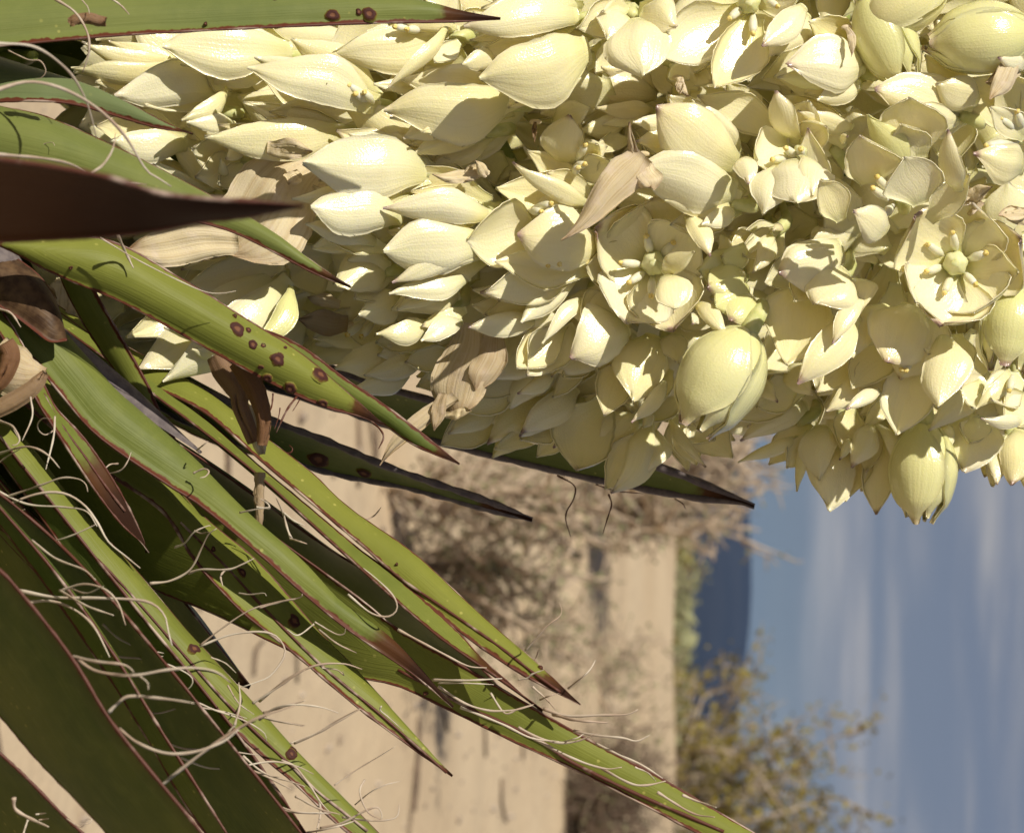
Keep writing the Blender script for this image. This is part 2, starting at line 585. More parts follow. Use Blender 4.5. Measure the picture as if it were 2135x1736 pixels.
# ------------------------------------------------------------------ the yucca: root, trunk, leaves
DC = 1.14                                   # distance of the plant's axis from the lens
base_pt = P(-1600, 130, DC)
yucca = empty("yucca", (base_pt.x, base_pt.y, gz(base_pt.x, base_pt.y)))
tag(yucca, "flowering yucca with stiff green thread-edged leaves and a dense spike of cream flowers", "yucca")
ROOT = np.array(yucca.location)
heart = np.array(P(-560, 130, DC))
tp = smooth_line([ROOT - np.array([0, 0, 0.05]), ROOT * 0.6 + heart * 0.4 + np.array([0.01, 0.01, 0]), heart], 14)
tv, tf = tube(tp, np.linspace(0.075, 0.045, 15), 14)
add_mesh("trunk", tv, tf, M_BARK, yucca)

LEAVES = {}


def leaf(name_id, up, lo, du=0.97, dl=0.97, bulge=0.35, col=(0.2, 0.012, 0.0), label=None, thick=0.0022, root=True, margin=0.00042, crease=0.0, dead_name=None, rw=34, mat=None, mmat=None):
    """UP, LO: the two edges in picture units from the heart outwards; DU, DL: their distances (one number or start, end)."""
    up = [tuple(map(float, p)) for p in up]
    lo = [tuple(map(float, p)) for p in lo]
    du = du if isinstance(du, tuple) else (du, du)
    dl = dl if isinstance(dl, tuple) else (dl, dl)
    N = 44
    a = smooth_line(up, N)
    c = smooth_line(lo, N)
    fr = np.linspace(0, 1, N + 1)
    wr = np.linalg.norm(a - c, axis=1)
    wr = np.clip(wr / max(wr.max(), 1e-6) * 1.6, 0, 1)
    dA, dB = du[0] + (du[1] - du[0]) * fr, dl[0] + (dl[1] - dl[0]) * fr
    dm_ = (dA + dB) / 2
    A = np.array([P(x, y, m_ + (e_ - m_) * k_) for (x, y), m_, e_, k_ in zip(a, dm_, dA, wr)])
    Bq = np.array([P(x, y, m_ + (e_ - m_) * k_) for (x, y), m_, e_, k_ in zip(c, dm_, dB, wr)])
    if root:                                             # carry the blade on to the heart of the rosette
        mid = (a[0] + c[0]) / 2
        k = 10
        hu = np.array(P(-430, 130 + 0.22 * (mid[1] - 130) - rw, DC - 0.03 * (1 if du[0] < DC else -1)))
        hl = np.array(P(-430, 130 + 0.22 * (mid[1] - 130) + rw, DC - 0.03 * (1 if du[0] < DC else -1)))
        tt = np.linspace(0, 1, k, endpoint=False)[:, None]

        def herm(p0, p1, m1):
            L = np.linalg.norm(p1 - p0)
            m1 = m1 / max(np.linalg.norm(m1), 1e-9) * L
            m0 = (p1 - p0)
            h = (2 * tt ** 3 - 3 * tt ** 2 + 1) * p0 + (tt ** 3 - 2 * tt ** 2 + tt) * m0 + (-2 * tt ** 3 + 3 * tt ** 2) * p1 + (tt ** 3 - tt ** 2) * m1
            return h
        A = np.vstack([herm(hu, A[0], A[3] - A[0]), A])
        Bq = np.vstack([herm(hl, Bq[0], Bq[3] - Bq[0]), Bq])
    n = len(A) - 1
    m = 10
    v = np.linspace(0, 1, m + 1)
    G = A[:, None, :] * (1 - v)[None, :, None] + Bq[:, None, :] * v[None, :, None]
    width = np.linalg.norm(Bq - A, axis=1)
    tng = np.gradient((A + Bq) / 2, axis=0)
    tng /= np.maximum(np.linalg.norm(tng, axis=1, keepdims=True), 1e-9)
    wv = Bq - A
    nrm = np.cross(tng, wv)
    nrm /= np.maximum(np.linalg.norm(nrm, axis=1, keepdims=True), 1e-9)
    view = np.array(EYE)[None] - (A + Bq) / 2
    sg = np.sign((nrm * view).sum(1))
    nrm *= sg[:, None]
    prof = 1 - (2 * v - 1) ** 2
    prof2 = 1 - np.abs(2 * v - 1)
    rs = RND.random() * 9
    wav = 0.0006 * np.sin(np.linspace(0, 9, n + 1) + rs)[:, None] * np.sin(3.1 * v + rs)[None]
    off = (bulge * prof + crease * prof2)[None] * width[:, None] * 0.5 + wav
    G = G + nrm[:, None, :] * off[..., None]
    al = np.concatenate([[0], np.cumsum(np.linalg.norm(np.diff((A + Bq) / 2, axis=0), axis=1))]) * 1000
    tipd = al[-1] - al
    edge = np.minimum(v, 1 - v)[None] * width[:, None] * 1000 * 1.05
    th = thick * (0.25 + 0.75 * prof)[None] * np.clip(tipd / 25.0, 0.25, 1)[:, None]
    V, F, at = shell(G, th, dict(edge=edge, tip=np.repeat(tipd[:, None], m + 1, 1), along=np.repeat(al[:, None], m + 1, 1)))
    o = add_mesh(dead_name or "leaf", V, F, mat or M_LEAF, yucca, at, color=col)
    if label:
        o["label"] = label
    if margin:
        for E in (G[:, 0], G[:, -1]):
            r = margin * (0.75 + 0.5 * np.random.RandomState(len(LEAVES) + 5).rand(n + 1)) * np.clip(tipd / 12, 0.25, 1)
            mv, mf = tube(E[:: 1], r, 5)
            add_mesh("margin", mv, mf, mmat or M_MARGIN, o)
    o.color[3] = {'grey': 0.25, 'left_long': 0.95, 'under': 0.75, 'top': 0.75}.get(name_id, 1.0)
    LEAVES[name_id] = dict(obj=o, mid=G[:, m // 2], G=G, nrm=nrm, scr=np.array([((A[i] + Bq[i]) / 2) for i in range(n + 1)]), a=a, c=c, du=du, dl=dl)
    return o


def spot(lid, c, x, y, r, ry=None):
    """A scab on a leaf seen at (x, y) of crop C, R crop units across."""
    L = LEAVES[lid]
    px, py = cp(c, x, y)
    d0 = np.array(P(px, py, 1.0)) - np.array(EYE)
    d0 /= np.linalg.norm(d0)
    q = L['G'].reshape(-1, 3) - np.array(EYE)
    along = q @ d0
    perp = np.linalg.norm(q - along[:, None] * d0, axis=1)
    k = np.argsort(perp)[:4]
    wgt = 1 / (perp[k] + 1e-5)
    dist = (along[k] * wgt).sum() / wgt.sum()
    i = k[0] // L['G'].shape[1]
    n = L['nrm'][i]
    j = k[0] % L['G'].shape[1]
    G = L['G']
    tu = G[min(i + 1, len(G) - 1), j] - G[max(i - 1, 0), j]
    tw = G[i, min(j + 1, G.shape[1] - 1)] - G[i, max(j - 1, 0)]
    n = np.cross(tu, tw)
    n /= np.linalg.norm(n)
    if n @ d0 > 0:
        n = -n
    tu = tu / np.linalg.norm(tu)
    tw = np.cross(n, tu)
    P0 = np.array(EYE) + d0 * dist + n * 0.0011
    R = r * CU * dist
    V, F, PS = [P0 + n * 0.0003], [], [0.0]
    K2 = 16
    wob = RND.uniform(0.06, 0.20)
    ph = RND.random() * 6
    for ring, (rr, hh) in enumerate(((0.45, 0.00022), (0.75, 0.00050), (1.0, 0.00005), (1.28, -0.0007))):
        for q2 in range(K2):
            an = 2 * math.pi * q2 / K2
            ra = R * rr * (1 + wob * math.sin(2 * an + ph) + 0.6 * wob * math.sin(3 * an + 2 * ph) + 0.06 * math.sin(5 * an + 2 * ph))
            PS.append(rr)
            V.append(P0 + (tu * math.cos(an) * 1.08 + tw * math.sin(an)) * ra + n * hh)
    for q2 in range(K2):
        k2 = (q2 + 1) % K2
        F.append((0, 1 + q2, 1 + k2))
        for ring in range(3):
            a0, b0 = 1 + ring * K2, 1 + (ring + 1) * K2
            F.append((a0 + q2, b0 + q2, b0 + k2, a0 + k2))
    add_mesh("spot", V, F, M_SPOT, L['obj'], dict(ps=PS))


# --- leaves in front of the flowers
leaf('top', [(-60, -22), (200, -30), (500, -28), (830, -2), (960, 24), (1043, 39)], [(-60, 103), (0, 97), (300, 70), (700, 51), (940, 46), (1043, 42)],
     (0.955, 0.968), (0.935, 0.96), 0.46, (0.22, 0.20, 0), "broad leaf across the top of the flower spike with a dark red point")
leaf('grey', [(-60, 108), (0, 119), (162, 173), (260, 217), (330, 250), (402, 278)], [(-60, 215), (0, 214), (145, 216), (246, 240), (330, 266), (402, 280)],
     (0.965, 0.95), (0.95, 0.945), 0.4, (0.0, 0.055, 0), "short grey green leaf with a blunt purple point")
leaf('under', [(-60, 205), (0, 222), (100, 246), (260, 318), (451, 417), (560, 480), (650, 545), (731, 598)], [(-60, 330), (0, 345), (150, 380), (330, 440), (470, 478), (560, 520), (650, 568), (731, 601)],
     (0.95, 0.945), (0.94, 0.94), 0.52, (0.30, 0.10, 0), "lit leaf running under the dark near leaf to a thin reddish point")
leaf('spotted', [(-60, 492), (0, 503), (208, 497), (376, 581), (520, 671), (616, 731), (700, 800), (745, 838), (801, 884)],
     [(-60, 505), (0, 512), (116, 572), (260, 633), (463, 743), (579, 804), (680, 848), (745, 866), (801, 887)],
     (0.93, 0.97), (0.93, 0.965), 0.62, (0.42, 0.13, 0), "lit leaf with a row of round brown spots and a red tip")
for s_ in ((1700, 910, 52), (1778, 924, 20), (1815, 1016, 34), (1886, 1030, 20), (1995, 1120, 45), (1930, 1242, 30), (512, 455, 14), (1680, 824, 14), (1880, 1165, 18)):
    spot('spotted', 'E', *s_)
for s_ in ((125, 1120, 44), (425, 1245, 58), (62, 1242, 28), (225, 1315, 40), (460, 1425, 30), (172, 1055, 12)):
    spot('spotted', 'F', *s_)
for s_ in ((110, 20, 18), (575, 0, 16), (830, 5, 30), (525, 115, 42), (715, 95, 22), (790, 108, 46)):
    spot('top', 'B', *s_)
spot('top', 'A', 1480, 180, 13)
leaf('near', [(-80, 318), (0, 331), (120, 350), (230, 372), (330, 402), (420, 412), (520, 418), (632, 427)],
     [(-80, 505), (0, 503), (120, 496), (230, 489), (330, 478), (420, 462), (500, 455), (632, 432)],
     (0.62, 0.62), (0.648, 0.636), -0.1, (0.0, 0.75, 0.6), "dark blurred leaf nearest the lens with a withered brown point", margin=0.0005)
# --- the fan of leaves at the lower left
leaf('left_long', [(-60, 585), (0, 626), (100, 690), (228, 819), (347, 926), (492, 1065), (616, 1172), (700, 1258), (786, 1318), (859, 1384), (942, 1473)],
     [(-60, 645), (0, 688), (60, 744), (124, 820), (204, 908), (350, 1008), (420, 1052), (540, 1152), (630, 1234), (724, 1312), (860, 1406), (942, 1476)],
     (0.972, 0.985), (0.952, 0.975), 0.68, (0.22, 0.34, 0), "longest lit leaf crossing the fan to a dark brown tip")
leaf('violet', [(40, 560), (75, 620), (113, 684), (200, 752), (300, 840), (417, 944)], [(10, 600), (60, 680), (113, 730), (200, 800), (300, 870), (417, 947)],
     (0.965, 0.985), (0.95, 0.975), 0.45, (0.0, 0.0, 0.55), "narrow dead leaf weathered violet grey", margin=0.0, mat=M_GREY)
leaf('brown_sheath', [(-60, 505), (0, 520), (50, 548), (90, 585), (120, 640), (140, 706)], [(-60, 590), (0, 640), (40, 665), (75, 690), (105, 712), (140, 712)],
     (0.955, 0.955), (0.95, 0.945), 0.4, (0.0, 0.0, 1.0), "brown dead sheath at the left side of the spike", margin=0.0)
leaf('pale', [(120, 560), (156, 641), (202, 720), (260, 801), (325, 905), (420, 1010)], [(170, 540), (200, 610), (260, 714), (307, 801), (347, 888), (430, 1012)],
     (0.985, 0.985), (0.98, 0.985), 0.2, (0.25, 0.02, 0), "pale leaf striped with flower shadows")
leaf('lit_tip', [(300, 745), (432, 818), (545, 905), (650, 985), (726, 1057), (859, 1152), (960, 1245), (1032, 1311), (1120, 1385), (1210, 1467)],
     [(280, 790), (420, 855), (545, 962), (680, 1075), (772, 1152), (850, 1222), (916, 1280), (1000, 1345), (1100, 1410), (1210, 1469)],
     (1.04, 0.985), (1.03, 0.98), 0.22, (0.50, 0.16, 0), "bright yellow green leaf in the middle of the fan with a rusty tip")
leaf('fold_tip', [(330, 800), (430, 872), (540, 967), (640, 1052), (743, 1143), (800, 1186), (859, 1236), (945, 1312), (1000, 1370), (1060, 1422), (1132, 1480)],
     [(320, 822), (420, 900), (540, 997), (640, 1085), (743, 1174), (815, 1238), (880, 1294), (930, 1335), (1018, 1398), (1080, 1444), (1132, 1482)],
     (1.03, 0.982), (1.02, 0.976), -0.2, (0.25, 0.30, 0), "folded narrow green leaf beside the bright one with a brown tip")
leaf('shade_mid', [(300, 880), (420, 960), (563, 1060), (685, 1143), (772, 1195), (946, 1330), (1010, 1400), (1080, 1470)],
     [(290, 930), (400, 1010), (540, 1100), (680, 1210), (780, 1300), (946, 1372), (1000, 1415), (1080, 1474)],
     (1.02, 1.01), (1.06, 1.03), -0.15, (0.0, 0.03, 0), "dark leaf in shade under the bright ones")
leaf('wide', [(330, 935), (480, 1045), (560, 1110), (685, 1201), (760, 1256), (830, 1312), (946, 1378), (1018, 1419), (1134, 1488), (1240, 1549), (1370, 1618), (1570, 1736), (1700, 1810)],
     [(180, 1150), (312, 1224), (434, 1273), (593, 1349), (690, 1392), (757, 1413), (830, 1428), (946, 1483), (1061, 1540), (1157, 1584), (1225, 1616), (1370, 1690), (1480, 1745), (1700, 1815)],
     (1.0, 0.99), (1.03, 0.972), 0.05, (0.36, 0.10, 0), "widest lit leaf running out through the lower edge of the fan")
leaf('ringed', [(150, 800), (290, 930), (416, 1071), (529, 1164), (598, 1240), (665, 1318), (743, 1396), (830, 1494), (942, 1617)],
     [(60, 850), (200, 970), (338, 1065), (405, 1166), (492, 1262), (540, 1303), (613, 1361), (749, 1477), (882, 1575), (942, 1619)],
     (1.0, 0.985), (0.985, 0.975), 0.05, (0.42, 0.05, 0), "lit leaf with ringed brown spots and a dark line along it", crease=0.28)
spot('ringed', 'I', 1530, 1165, 20)
spot('ringed', 'I', 1735, 1332, 32)
spot('ringed', 'I', 2110, 1685, 50)
leaf('red_tip', [(95, 805), (120, 850), (180, 920), (260, 1045), (300, 1120), (307, 1151)], [(68, 822), (95, 870), (179, 990), (249, 1088), (290, 1130), (307, 1153)],
     (0.95, 0.955), (0.945, 0.95), -0.25, (0.25, 0.34, 0), "short slender leaf with a long red tip over the dark heart", rw=20)
leaf('lower_lit', [(-50, 850), (49, 923), (150, 1042), (275, 1178), (385, 1311), (428, 1358), (550, 1494), (627, 1581), (743, 1691), (830, 1775)],
     [(-70, 905), (14, 955), (80, 1040), (170, 1160), (283, 1300), (434, 1465), (550, 1575), (616, 1630), (728, 1736), (830, 1790)],
     (0.965, 0.962), (0.95, 0.955), 0.2, (0.40, 0.05, 0), "long lit leaf with blotched brown edges low in the fan", crease=0.25)
for s_ in ((1385, 420, 42), (1175, 640, 0)):
    if s_[2]:
        spot('lower_lit', 'M', *s_)
spot('lower_lit', 'M', 2095, 1170, 45)
spot('lower_lit', 'N', 220, 1175, 40)
spot('wide', 'N', 1205, 725, 16)
spot('lit_tip', 'O', 150, 562, 17)
spot('lit_tip', 'J', 990, 1272, 10)
leaf('low_green', [(120, 1170), (269, 1358), (428, 1517), (463, 1561), (600, 1700), (680, 1790)], [(120, 1240), (230, 1350), (310, 1445), (400, 1565), (500, 1665), (620, 1800)],
     (0.955, 0.955), (0.955, 0.945), 0.3, (0.30, 0.05, 0), "green leaf half in shade at the foot of the picture")
leaf('dark_low', [(-60, 1000), (0, 1030), (150, 1165), (300, 1330), (420, 1470), (540, 1620), (660, 1780)], [(-60, 1060), (64, 1150), (139, 1263), (217, 1373), (289, 1480), (365, 1604), (480, 1785)],
     (0.90, 0.90), (0.955, 0.945), -0.1, (0.0, 0.03, 0), "dark shaded leaf beside the broad near one", margin=0.0005)
leaf('dark_broad', [(-80, 1130), (0, 1194), (43, 1242), (150, 1373), (226, 1488), (289, 1569), (362, 1662), (460, 1790)],
     [(-120, 1330), (0, 1483), (87, 1595), (160, 1672), (226, 1740), (300, 1830)],
     (0.80, 0.79), (0.855, 0.835), 0.12, (0.0, 0.02, 0), "broad dark blurred leaf sweeping through the lower left corner", margin=0.0005)
leaf('slim_low', [(40, 960), (170, 1130), (300, 1290), (420, 1430), (520, 1560), (640, 1740)], [(20, 985), (150, 1160), (280, 1325), (400, 1465), (505, 1590), (630, 1760)],
     (0.945, 0.935), (0.95, 0.94), -0.2, (0.1, 0.05, 0), "slim blade between the lowest lit leaf and the dark ones", margin=0.0005)
leaf('slim_dark', [(-40, 1010), (110, 1190), (240, 1370), (330, 1510), (420, 1650), (500, 1780)], [(-50, 1030), (95, 1215), (222, 1400), (310, 1545), (395, 1690), (480, 1800)],
     (0.905, 0.895), (0.915, 0.905), -0.2, (0.0, 0.05, 0), "slim dark blade over the shaded leaf at the lower left", margin=0.0005)
leaf('corner', [(-60, 1520), (0, 1572), (110, 1676), (180, 1740), (240, 1800)], [(-90, 1640), (-20, 1720), (40, 1790), (120, 1860)],
     (0.88, 0.88), (0.95, 0.94), -0.1, (0.0, 0.02, 0), "dark leaf cut off by the lower left corner", margin=0.0005)
# --- leaves behind the flowers
leaf('red_edge', [(300, 560), (480, 660), (613, 714), (720, 790), (801, 844), (887, 910), (958, 966)], [(300, 610), (480, 700), (600, 760), (700, 830), (800, 884), (860, 925), (958, 969)],
     (1.02, 1.0), (1.02, 1.0), 0.2, (0.05, 0.10, 0), "dark green leaf with red edges behind the spotted one")
leaf('dark_pointed', [(300, 770), (420, 815), (561, 874), (685, 918), (801, 967), (888, 1000), (1000, 1040), (1110, 1082)],
     [(300, 830), (420, 890), (520, 930), (613, 964), (714, 993), (830, 1013), (946, 1040), (1110, 1084)],
     (1.09, 1.10), (1.12, 1.11), -0.2, (0.0, 0.20, 0), "dark leaf with grey edges ending in a sharp point before the brush", margin=0.0013, mmat=M_GREY)
spot('dark_pointed', 'J', 435, 490, 75)
spot('dark_pointed', 'J', 760, 590, 45)
leaf('dark_behind', [(500, 690), (740, 790), (960, 850), (1176, 907), (1364, 970), (1442, 1000), (1573, 1054)],
     [(480, 780), (740, 860), (917, 922), (1081, 965), (1254, 1003), (1442, 1034), (1538, 1046), (1573, 1057)],
     (1.16, 1.17), (1.19, 1.18), -0.25, (0.0, 0.22, 0), "long dark leaf with pale edges pointing out below the flowers", margin=0.0014, mmat=M_GREY)
# leaves deeper in the rosette, seen between the others
for k_, (up_, lo_, d_) in enumerate((
        ([(-60, 620), (150, 760), (420, 960), (640, 1150)], [(-60, 760), (120, 900), (380, 1120), (640, 1155)], 1.09),
        ([(-60, 760), (120, 930), (330, 1180), (520, 1430)], [(-80, 900), (40, 1040), (230, 1300), (520, 1434)], 1.06),
        ([(-60, 560), (150, 640), (350, 780), (520, 880)], [(-60, 660), (120, 740), (300, 860), (520, 884)], 1.12),
        ([(-60, 880), (80, 1060), (260, 1330), (470, 1640)], [(-80, 1040), (20, 1190), (180, 1440), (470, 1645)], 1.03),
        ([(-60, 430), (150, 470), (330, 560), (470, 640)], [(-60, 540), (130, 580), (290, 650), (470, 645)], 1.13),
        ([(-60, 20), (150, 60), (330, 120), (520, 190)], [(-60, 160), (130, 180), (290, 230), (520, 196)], 1.09),
        ([(-60, 240), (150, 300), (330, 380), (520, 450)], [(-60, 400), (130, 440), (290, 480), (520, 456)], 1.10),
        ([(100, 640), (300, 740), (500, 850), (680, 960)], [(60, 720), (260, 830), (460, 930), (680, 965)], 1.14),
        ([(0, 1000), (150, 1190), (330, 1450), (560, 1760)], [(-60, 1120), (60, 1300), (240, 1560), (500, 1780)], 1.0),
)):
    leaf('deep%d' % k_, up_, lo_, d_, d_ + 0.06, -0.2, (0.0, 0.06, 0))
# the far side of the rosette, out of the picture
for k_, (ang, dd, ln) in enumerate(((-0.35, 0.16, 1300), (-0.75, 0.05, 1250), (-1.15, -0.03, 1100), (-0.55, 0.24, 1200), (0.5, 0.34, 720), (0.85, 0.30, 760), (1.25, 0.10, 1100), (-1.5, 0.16, 1000))):
    ex, ey = -430 + ln * math.cos(ang), 130 + ln * math.sin(ang)
    nx, ny = -math.sin(ang) * 62, math.cos(ang) * 62
    mx, my = -430 + ln * 0.45 * math.cos(ang), 130 + ln * 0.45 * math.sin(ang)
    leaf('outer%d' % k_, [(mx - nx, my - ny), ((mx + ex) / 2 - nx * .8, (my + ey) / 2 - ny * .8), (ex, ey)], [(mx + nx, my + ny), ((mx + ex) / 2 + nx * .8, (my + ey) / 2 + ny * .8), (ex, ey + 3)],
         (DC + dd * 0.5, DC + dd), (DC + dd * 0.5 + 0.01, DC + dd), -0.2, (0.1, 0.08, 0))

def fold_line(lid, specs, r=0.00045):
    """A horny dark line along a leaf, through points (crop, x, y)."""
    L = LEAVES[lid]
    Q = L['G'].reshape(-1, 3) - np.array(EYE)
    pts = smooth_line([cp(c_, x, y) for c_, x, y in specs], 40)
    out = []
    for px, py in pts:
        d0 = np.array(P(px, py, 1.0)) - np.array(EYE)
        d0 /= np.linalg.norm(d0)
        al_ = Q @ d0
        pr = np.linalg.norm(Q - al_[:, None] * d0, axis=1)
        k = np.argsort(pr)[:4]
        wg = 1 / (pr[k] + 1e-5)
        out.append(np.array(EYE) + d0 * ((al_[k] * wg).sum() / wg.sum() - 0.0011))
    out = np.array(out)
    for _ in range(2):
        out[1:-1] = (out[:-2] + 2 * out[1:-1] + out[2:]) / 4
    V, F = tube(out, r * (0.8 + 0.4 * np.random.RandomState(9).rand(len(out))), 6)
    add_mesh("margin", V, F, M_MARGIN, L['obj'])


fold_line('ringed', [('I', 1300, 960), ('I', 1380, 1040), ('I', 1650, 1300), ('N', 0, 80), ('N', 440, 520), ('N', 860, 870), ('N', 1350, 1300)])
fold_line('lower_lit', [('M', 700, -240), ('M', 930, 0), ('M', 1280, 400), ('M', 1700, 870), ('M', 2130, 1280), ('N', 400, 1420), ('N', 780, 1720)])
fold_line('wide', [('N', 1000, 560), ('N', 1250, 690), ('N', 1500, 830), ('N', 1800, 960), ('N', 2130, 1130), ('O', 300, 1180), ('O', 800, 1430), ('O', 1480, 1725)], 0.0006)
fold_line('red_tip', [('I', 310, 30), ('I', 450, 270), ('I', 620, 500), ('I', 760, 700), ('I', 900, 880)])
fold_line('lit_tip', [('J', 700, 1090), ('J', 1000, 1350), ('N', 1250, 60), ('N', 1700, 370), ('N', 2000, 600), ('O', 300, 720)])
fold_line('low_green', [('M', 1100, 620), ('M', 1350, 900), ('M', 1640, 1220), ('M', 2030, 1680)])

# unseen leaf skirt added round the trunk to block light bounced off the ground
for k_ in range(26):
    ph = 2 * math.pi * k_ / 26 + RND.uniform(-.1, .1)
    lean_ = RND.uniform(0.16, 0.30)
    reach = RND.uniform(0.9, 1.25)
    hx = np.array(P(-540 + RND.uniform(-60, 30), 130, DC))
    outv = np.array(RGT) * math.cos(ph) + np.array(FWD) * math.sin(ph)
    lat = -np.array(RGT) * math.sin(ph) + np.array(FWD) * math.cos(ph)
    upw = np.array([0, 0, 1.0])
    dead_ = k_ % 3 == 0
    n_ = 16
    t_ = np.linspace(0, 1, n_ + 1)
    drop = (-0.10 if dead_ else 0.02)
    ctr = hx + outv[None] * (t_ * 0.30 * reach)[:, None] + upw[None] * (drop * t_ + 0.10 * np.sin(t_ * 2.2) * (0.2 if dead_ else 0.7) - 0.20 * t_ ** 2 * (1.2 if dead_ else 0.8))[:, None]
    hw = 0.017 * np.clip(np.sin(np.clip(t_ * 0.75 + 0.25, 0, 1) * math.pi) * 1.1, 0.04, 1)
    v_ = np.linspace(-1, 1, 7)
    G_ = ctr[:, None] + lat[None, None] * (hw[:, None] * v_[None])[..., None] + upw[None, None] * (hw[:, None] * 0.35 * v_[None] ** 2)[..., None]
    ed = (1 - np.abs(v_))[None] * hw[:, None] * 1000
    tp_ = np.repeat(((1 - t_) * 300)[:, None], 7, 1)
    V, F, at = shell(G_, np.full(G_.shape[:2], 0.0018), dict(edge=ed, tip=tp_, along=300 - tp_))
    o_ = add_mesh("leaf", V, F, M_LEAF, yucca, at, color=(0.1, 0.1, 1.0 if dead_ else 0.0))

# curled dead bract hanging through the fan
def ribbon(name, c, pts, d, mat, col, parent, th=0.0012, bulge=0.5, label=None):
    """PTS: (x, y, width) along a withered strap seen in crop C."""
    p = [(*cp(c, x, y), w_) for x, y, w_ in pts]
    q = smooth_line(p, 26)
    ctr = np.array([P(x, y, d) for x, y, _ in q])
    tg = np.gradient(ctr, axis=0)
    tg /= np.linalg.norm(tg, axis=1, keepdims=True)
    nv_ = -np.array(FWD)
    wd = np.cross(tg, nv_)
    wd /= np.linalg.norm(wd, axis=1, keepdims=True)
    t = np.linspace(-1, 1, 9)
    half = np.interp(np.linspace(0, 1, 27), np.linspace(0, 1, len(p)), [w_ for _, _, w_ in p]) * CU * d * 0.5
    rr = np.random.RandomState(int(abs(pts[0][0]) + len(pts)))
    wob = np.cumsum(rr.randn(27, 9) * 0.00010, axis=0)
    G = ctr[:, None] + wd[:, None] * (t[None, :, None] * half[:, None, None]) + nv_[None, None] * ((bulge * half[:, None] * (1 - t[None] ** 2)) + wob)[..., None]
    s = np.repeat(np.linspace(0, 1, 27)[:, None], 9, 1)
    V, F, at = shell(G, np.full(G.shape[:2], th), dict(ps=s, pt=np.repeat(t[None], 27, 0), edge=np.full(s.shape, 9.0), tip=np.full(s.shape, 200.0), along=s * 40))
    o = add_mesh(name, V, F, mat, parent, at, color=col)
    if label:
        o["label"] = label
    return o


br = ribbon("dead_bract", 'E', [(1560, 1090, 120), (1640, 1220, 170), (1720, 1340, 150), (1730, 1450, 90), (1770, 1560, 80), (1830, 1720, 60)], 0.975, M_DRY, (0.9, 0, 0), yucca, 0.0016, 0.9,
            "curled brown bract hanging below the spotted leaf")
ribbon("fold", 'E', [(1720, 1130, 130), (1800, 1250, 150), (1850, 1350, 130), (1890, 1460, 100), (1910, 1580, 80), (1890, 1740, 40)], 0.968, M_DRY, (1.0, 0, 0), br, 0.0016, 0.9)
ribbon("lining", 'I', [(1800, 80, 40), (1830, 180, 90), (1850, 300, 100), (1870, 400, 70), (1885, 470, 20)], 0.980, M_DRY, (0.0, 0, 0), br, 0.0012, 0.2)
ribbon("spike", 'I', [(1870, 600, 46), (1868, 700, 44), (1866, 820, 32), (1866, 990, 6)], 0.99, M_DRY, (0.6, 0, 0), br, 0.002, 0.9)
hb_ = ribbon("dead_bract", 'E', [(-60, 1100, 330), (60, 1190, 360), (180, 1230, 260), (260, 1230, 150), (330, 1215, 30)], 0.945, M_DRY, (0.35, 0, 0), yucca, 0.0016, 0.5, "golden brown papery bract at the left edge")
ribbon("fold", 'E', [(-60, 1500, 90), (60, 1440, 100), (180, 1370, 90), (250, 1310, 70), (325, 1220, 20)], 0.940, M_DRY, (0.8, 0, 0), hb_, 0.0016, 0.9)
ribbon("fold", 'E', [(30, 1010, 120), (70, 1080, 120), (50, 1170, 110), (0, 1270, 90), (-60, 1320, 60)], 0.938, M_DRY, (1.0, 0, 0), hb_, 0.0016, 0.9)
wd_ = ribbon("dead_scrap", 'A', [(500, 165, 30), (570, 145, 60), (640, 135, 50), (700, 150, 50), (765, 160, 30)], 0.915, M_DRY, (0.9, 0, 0), yucca, 0.0016, 0.9, "scrap of dry bract caught on the top leaf")

# ------------------------------------------------------------------ flower spike
YC = 120.0


def spike_radius(x):
    return float(np.interp(x, [-300, 0, 150, 300, 700, 1000, 1260, 1600, 1930, 2135, 2600], [380, 560, 660, 700, 720, 830, 905, 900, 945, 940, 800]))


def front(x, y):
    """Distance from the lens of the spike's rounded front at picture unit (x, y)."""
    q = min(1.0, abs(y - YC) / spike_radius(x))
    return DC - 0.115 * math.sqrt(max(0.0, 1 - q * q))


# the stalk and its side branches
axis_pts = [P(-560, 130, DC), P(0, 125, DC + .005), P(700, 120, DC + .01), P(1400, 115, DC + .01), P(2300, 105, DC + .02), P(2900, 100, DC + 0.02)]
ap = smooth_line([tuple(p) for p in axis_pts], 40)
sv, sf = tube(ap, np.linspace(0.016, 0.006, 41), 12)
stalk = add_mesh("flower_stalk", sv, sf, M_STALK, yucca)
rs_ = random.Random(3)
for i in range(34):
    f = 4 + i
    p0 = ap[min(f, 40)]
    ang = i * 2.399
    rad = spike_radius((p0 - np.array(EYE)) @ np.array(UPV) / (K * 1.14) + 1067) * K * 0.72
    dirv = np.array(RGT) * math.cos(ang) + np.array(FWD) * math.sin(ang)
    e = p0 + dirv * rad + np.array(UPV) * rad * 0.45
    mid = (p0 + e) / 2 + np.array(UPV) * 0.006
    bp = smooth_line([p0, mid, e], 10)
    bv, bf = tube(bp, np.linspace(0.0036, 0.0018, 11), 7)
    add_mesh("side_branch", bv, bf, M_STALK, stalk)

NS, NTT = 16, 9
PET_N = [0]


